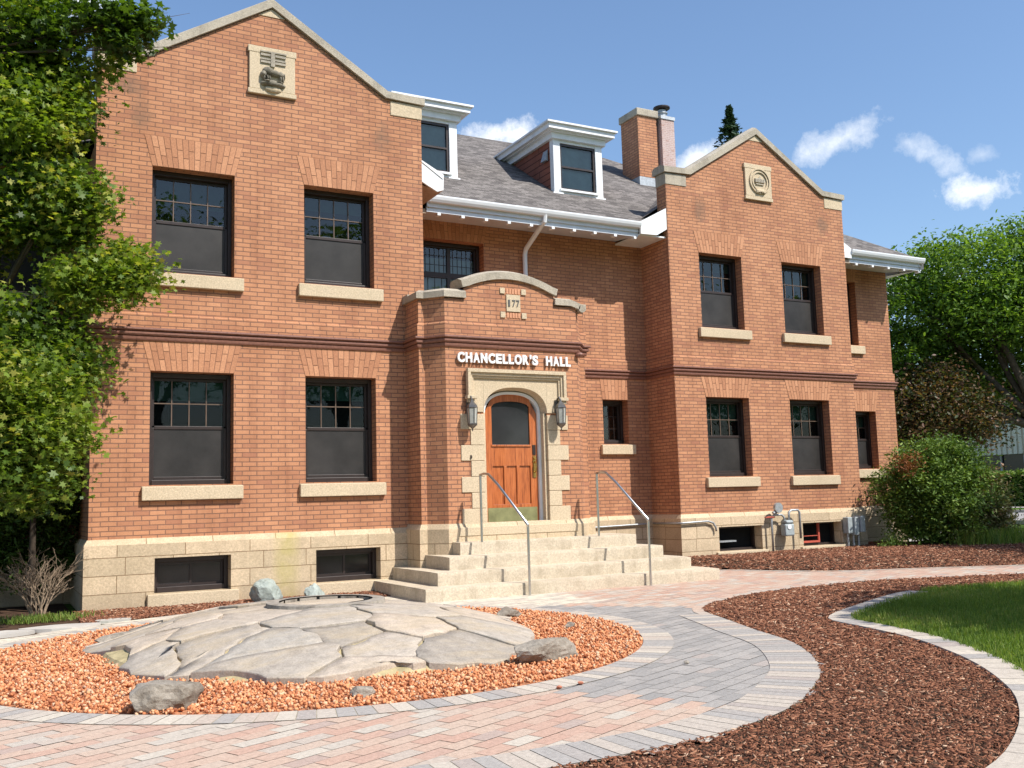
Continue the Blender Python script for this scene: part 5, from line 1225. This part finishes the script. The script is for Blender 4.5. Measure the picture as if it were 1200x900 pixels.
# maple at the left corner
lm = [(-1.75, -1.4, 2.85, 1.35, .8, .95), (-1.9, -.5, 5.0, 1.2, .8, .8, .9), (-.72, -1.0, 5.05, .62, .6, .55, 1.0), (-1.5, -1.0, 7.0, 1.3, .9, 1.2),
      (-.95, -1.0, 6.35, .58, .5, .66, .9), (-1.3, -1.6, 1.75, .8, .6, .40, .6), (-.55, -1.0, 3.0, .35, .4, .5, .35)]
tree('maple_tree', 'leafy green maple filling the left edge in front of the left wing corner', (-1.75, -.3, 0), 1.9, .10 , lm, 900, 62, .088, leaf_green, sig=.17, tv=(MAPLE, MAPLE_F), shell=.35, stems=3)
mt = bpy.data.objects['maple_tree']
foliage('sunlit_leaves', [(-.92, -1.6, 2.25, .66, .5, .62, 1.2), (-1.5, -1.9, 2.6, .6, .5, .6, .5), (.14, -.95, 4.30, .40, .30, .34, .45), (-.3, -1.1, 4.05, .50, .4, .36, .5), (-1.2, -1.7, 5.9, .6, .4, .4, .3), (-.85, -1.3, 6.1, .45, .3, .4, .3)], 300, 60, None, .085, leaf_green, mt, .15, .35, (MAPLE, MAPLE_F), tmin=.42, tmax=1)  # sunlight put into the tint: lighter leaves on the lit lobes and spray
hb = [(.12, -1.6, 7.28, .26, .3, .14, .9), (-.25, -1.6, 7.25, .30, .3, .15, .7), (-.80, -1.6, 6.95, .35, .3, .25, 1), (.02, -1.6, 6.93, .10, .2, .20, .3)]
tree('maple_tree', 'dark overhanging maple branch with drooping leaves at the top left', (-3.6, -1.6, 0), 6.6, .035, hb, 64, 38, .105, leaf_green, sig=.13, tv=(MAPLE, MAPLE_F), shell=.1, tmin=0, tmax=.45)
tree('cedar_shade_shrub', 'small dark cedar behind the maple at the left wing corner, with dark foliage added for shade', (-.75, .9, 0), 3.0, .05, [(-.50, .9, 3.75, .36, .4, .60), (-.95, 1.0, 2.3, .55, .4, 1.1), (-.45, 1.1, 1.9, .25, .3, .8), (-1.3, 1.1, 3.6, .5, .4, .9), (-.60, 1.45, 1.0, .50, .3, .8), (-1.3, 1.4, 1.1, .5, .3, .9), (-.30, 1.5, 2.6, .2, .2, .8)], 620, 50, .10, leaf_cedar, sig=.12, tv=(FERN, FERN_F), shell=.3, cat='shrub', tmin=0, tmax=.5)  # cedar enlarged with dark foliage to deepen the shade on the recessed wall
# bare twiggy shrub
bs_ = thing('bare_shrub', 'leafless tan twiggy shrub in the shade left of the left wing', 'shrub', (-.72, -.25, 0)); mb = MB()
def twigs(p, d, ln, r, depth):
    q = p+d*ln; m_ = (p+q)/2+RNG.normal(0, ln*.08, 3); mb.tube([p, m_, q], [r, r*.85, r*.7], 5, cap=False)
    if depth == 0: return
    for k in range(RNG.integers(2, 4)):
        nd = d+RNG.normal(0, .42, 3); nd[2] = abs(nd[2])*.8+.12; nd /= np.linalg.norm(nd); twigs(q if k < 2 else m_, nd, ln*RNG.uniform(.6, .85), r*.62, depth-1)
for k in range(11):
    a = RNG.uniform(0, 2*math.pi); d = np.array([.45*math.cos(a), .35*math.sin(a), 1]); d /= np.linalg.norm(d)
    twigs(np.array([-.72+.06*math.cos(a), -.25+.05*math.sin(a), 0]), d, RNG.uniform(.24, .36), .012, 4)
mb.build('branches', twig, bs_)
# big arborvitae by the right wing
bush = thing('cedar_bush', 'large rounded cedar bush at the right end of the hall, browned on its right side', 'bush', (16.5, .6, .1))
bb = [(16.0, .35, 1.25, .92, .9, .92), (16.65, .5, 1.35, .90, .9, .95), (16.35, .3, .7, 1.0, .9, .6), (15.95, .1, 1.55, .58, .5, .52), (16.85, .2, 1.75, .55, .5, .45), (16.4, .1, 1.9, .7, .5, .4)]
bb += [(15.55, .35, .95, .42, .4, .75), (16.9, .0, 1.2, .45, .4, .6)]
foliage('foliage', bb, 620, 85, None, .09, leaf_cedar, bush, .15, .62, (FERN, FERN_F), tilt=.9)
foliage('dry_foliage', [(17.15, -.1, .95, .60, .5, .70), (16.95, -.2, .45, .65, .45, .42), (17.5, -.05, .50, .38, .35, .40)], 260, 55, None, .085, leaf_dry, bush, .14, .5, (FERN, FERN_F), tilt=.9)
foliage('rust_foliage', [(15.22, .0, 1.75, .14, .15, .24)], 16, 36, None, .08, leaf_rust, bush, .10, .3, (FERN, FERN_F), tilt=.9)
mb = MB(); mb.tube([(16.4, .5, 0), (16.4, .5, .9), (16.0, .4, 1.4)], [.09, .07, .03], 8); mb.tube([(16.6, .5, 0), (16.9, .4, 1.0)], [.07, .03], 8); mb.tube([(16.9, .3, 0), (17.3, 0, .7)], [.05, .02], 8); mb.build('stem', bark, bush)
tuft(17.0, -.65, .45, .22, 3000, .34, 'tall green lily leaves under the right side of the cedar bush', 'lily_leaves')
sh = thing('small_shrub', 'tiny green shrub at the foot of the right wing, beside the meter boxes', 'shrub', (15.0, .2, .1)); foliage('foliage', [(14.95, .35, .22, .30, .2, .14)], 30, 40, None, .05, leaf_cedar, sh, .07, .3, (FERN, FERN_F)); 

# background trees, ribbed building, hedge, sign
tree('elm_tree', 'huge green elm rising behind the lawn at the right edge', (27.5, 4.4, 0), 3.0, .30, [(27.2, 6.5, 7.9, 3.0, 3, 1.6), (29.5, 7.5, 5.4, 3.0, 2.4, 1.7), (27.0, 8.5, 5.2, 2.4, 2.0, 1.4), (31.5, 6.5, 7.0, 2.4, 2.2, 2.2), (24.9, 7.4, 6.9, 1.9, 2, 1.3), (25.9, 6.4, 7.9, 2.0, 2, 1.2), (28.7, 4.5, 6.3, 2.6, 2.4, 1.3), (26.3, 6.2, 6.4, 2.2, 2.0, .8), (29.0, 5.0, 8.8, 2.2, 2.2, 1.1), (24.0, 7.9, 5.6, 1.3, 1.5, 1.0)],
     2300, 42, .145, leaf_elm, 'trees along the street', lean=(-.4, .5), sig=.34)
tree('purple_leaf_tree', 'small purple-brown leaved tree behind the cedar bush', (24.7, 6.6, 0), 1.7, .10, [(24.2, 6.5, 3.7, 1.2, 1.0, 1.0), (23.2, 6.9, 3.4, .9, .8, 1.0), (25.3, 6.0, 3.3, 1.0, .8, .8), (24.4, 6.4, 4.5, .9, .8, .4)],
     480, 42, .13, leaf_purple, 'trees along the street', sig=.32)
tree('street_tree', 'dark green tree in the gap between the hall and the elm', (36, 22, 0), 3, .3, [(35, 21.5, 7.2, 3.0, 2.4, 2.4), (32.6, 20.5, 4.2, 2.6, 2.0, 2.0), (38.5, 20, 5.5, 3, 2.4, 2.0)], 420, 42, .27, leaf_elm, 'trees along the street', sig=.55)
# spruce top behind the right gable
sp_ = thing('spruce_tree', 'dark spruce whose tip pokes up behind the right gable', 'tree', (21.6, 12.0, 0)); mb = MB(); mb.tube([(21.6, 12, 0), (21.6, 12, 14.7)], [.22, .02], 8); mb.build('trunk', bark, sp_)
n = 8000; z_ = RNG.uniform(2.5, 14.9, n); tier = np.floor(z_*3.2)/3.2; rmax = np.clip((14.85-z_)*.46, .03, 2.6)*(.55+.45*((z_*3.2) % 1 < .55)); a = np.round(RNG.uniform(0, 9, n))*.7+tier*2.1+RNG.normal(0, .13, n); rr_ = rmax*RNG.uniform(0, 1, n)**.7
P = np.c_[21.6+rr_*np.cos(a), 12+rr_*np.sin(a), z_-rr_*.18]; scatter('crown', FERN, FERN_F, P, rotmats(n, False, tilt=.7), np.c_[np.full(n, .22), np.full(n, .30), np.full(n, .2)], spruce_m, RNG.uniform(0, 1, n), sp_)
# ribbed office building across the street
ob = thing('ribbed_building', 'long pale ribbed concrete building across the street, low ribbon windows', 'building', (60, 35, 0)); mb = MB()
bx = 60.0
def seg(y0, y1, z0, z1): mb.box(bx, bx+14, y0, y1, z0, z1)
seg(0, 90, 0, 1.95); seg(0, 90, 3.35, 5.4); seg(0, 90, 6.6, 9.0)
mb.build('wall', m_plain('ribbed_concrete', (.66, .58, .45), .9, 0, .2, .1, 1), ob)
rib_m = m_plain('rib_concrete', (.74, .66, .52), .9)
for zz0, zz1 in ((0, 1.95), (3.35, 5.4), (6.6, 9.0)):
    ribs = MB()
    for y in np.arange(8, 60, .40): ribs.box(bx-.10, bx, y, y+.24, zz0+.01, zz1-.01)
    ribs.build('ribbed_facing', rib_m, ob)
for zz0, zz1 in ((1.95, 3.35), (5.4, 6.6)):
    for y in np.arange(0, 88, 4.0):
        if 8 < y < 60 and zz0 < 3: MB().box(bx+.1, bx+.3, y, y+.5, zz0, zz1).build('pier', concrete, ob); MB().box(bx+.18, bx+.28, y+2.2, y+2.32, zz0, zz1).build('mullion', concrete, ob)
    g_ = MB().poly([(bx+.32, 90, zz0), (bx+.32, 0, zz0), (bx+.32, 0, zz1), (bx+.32, 90, zz1)]); g_.build('ribbon_window', darkglass, ob)
hd = thing('hedge', 'clipped green hedge in front of the ribbed building', 'hedge', (54, 30, 0))
n = 26000; yy = RNG.uniform(14, 48, n); f_ = RNG.uniform(0, 1, n); P = np.c_[53.2+np.where(f_ < .5, RNG.normal(0, .1, n), RNG.uniform(0, 1.2, n)), yy, np.where(f_ < .5, RNG.uniform(0, 2.0, n), 1.98+RNG.normal(0, .08, n))]
scatter('foliage', OVAL, OVAL_F, P, rotmats(n, False, tilt=.8), RNG.uniform(.12, .24, n), leaf_cedar, RNG.uniform(.3, 1, n), hd)
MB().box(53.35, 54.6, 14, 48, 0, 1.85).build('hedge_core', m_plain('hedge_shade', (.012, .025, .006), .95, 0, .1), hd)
hs = thing('street_sign', 'thin post with a small square parking sign across the street', 'sign', (47.5, 24.2, 0)); mb = MB(); mb.tube([(47.5, 24.6, 0), (47.5, 24.6, 2.2)], .04, 6); mb.build('post', galv, hs); MB().box(47.43, 47.46, 24.3, 24.9, 2.05, 2.75).build('sign_plate', white, hs); MB().box(47.40, 47.43, 24.4, 24.8, 2.2, 2.6).build('sign_symbol', redpaint, hs)
# trees outside the frame whose shade falls on lawn and mulch, and which the windows mirror
def shade_tree(x, y, s, lab, nm='linden_tree'):
    tree(nm, lab, (x, y, 0), 3.0*s, .25*s, [(x, y, 6.2*s, 2.2*s, 2.2*s, 1.9*s), (x+1.2*s, y-.6*s, 5.4*s, 1.6*s, 1.6*s, 1.3*s), (x-1.2*s, y+.7*s, 5.2*s, 1.5*s, 1.5*s, 1.2*s)], 420, 40, .20*s, leaf_elm, 'shade trees outside the picture', sig=.4*s, shell=.3)
shade_tree(11.3, -11.7, .92, 'broad linden on the lawn just right of the view')
shade_tree(19.0, -5.9, .85, 'linden right of the view beside the path')
for x_, y_, k_, w_ in ((-9, -27, 1.7, 'far left behind the viewer'), (5, -30, 1.7, 'first along the row behind the viewer'), (9.5, -26, 1.5, 'set forward between two others behind the viewer'), (14, -32, 1.8, 'second along the row behind the viewer'), (24, -31, 1.7, 'third along the row behind the viewer'), (34, -32, 1.8, 'fourth along the row behind the viewer'), (45, -29, 1.7, 'last along the row behind the viewer')):
    shade_tree(x_, y_, k_, 'tall linden, '+w_)
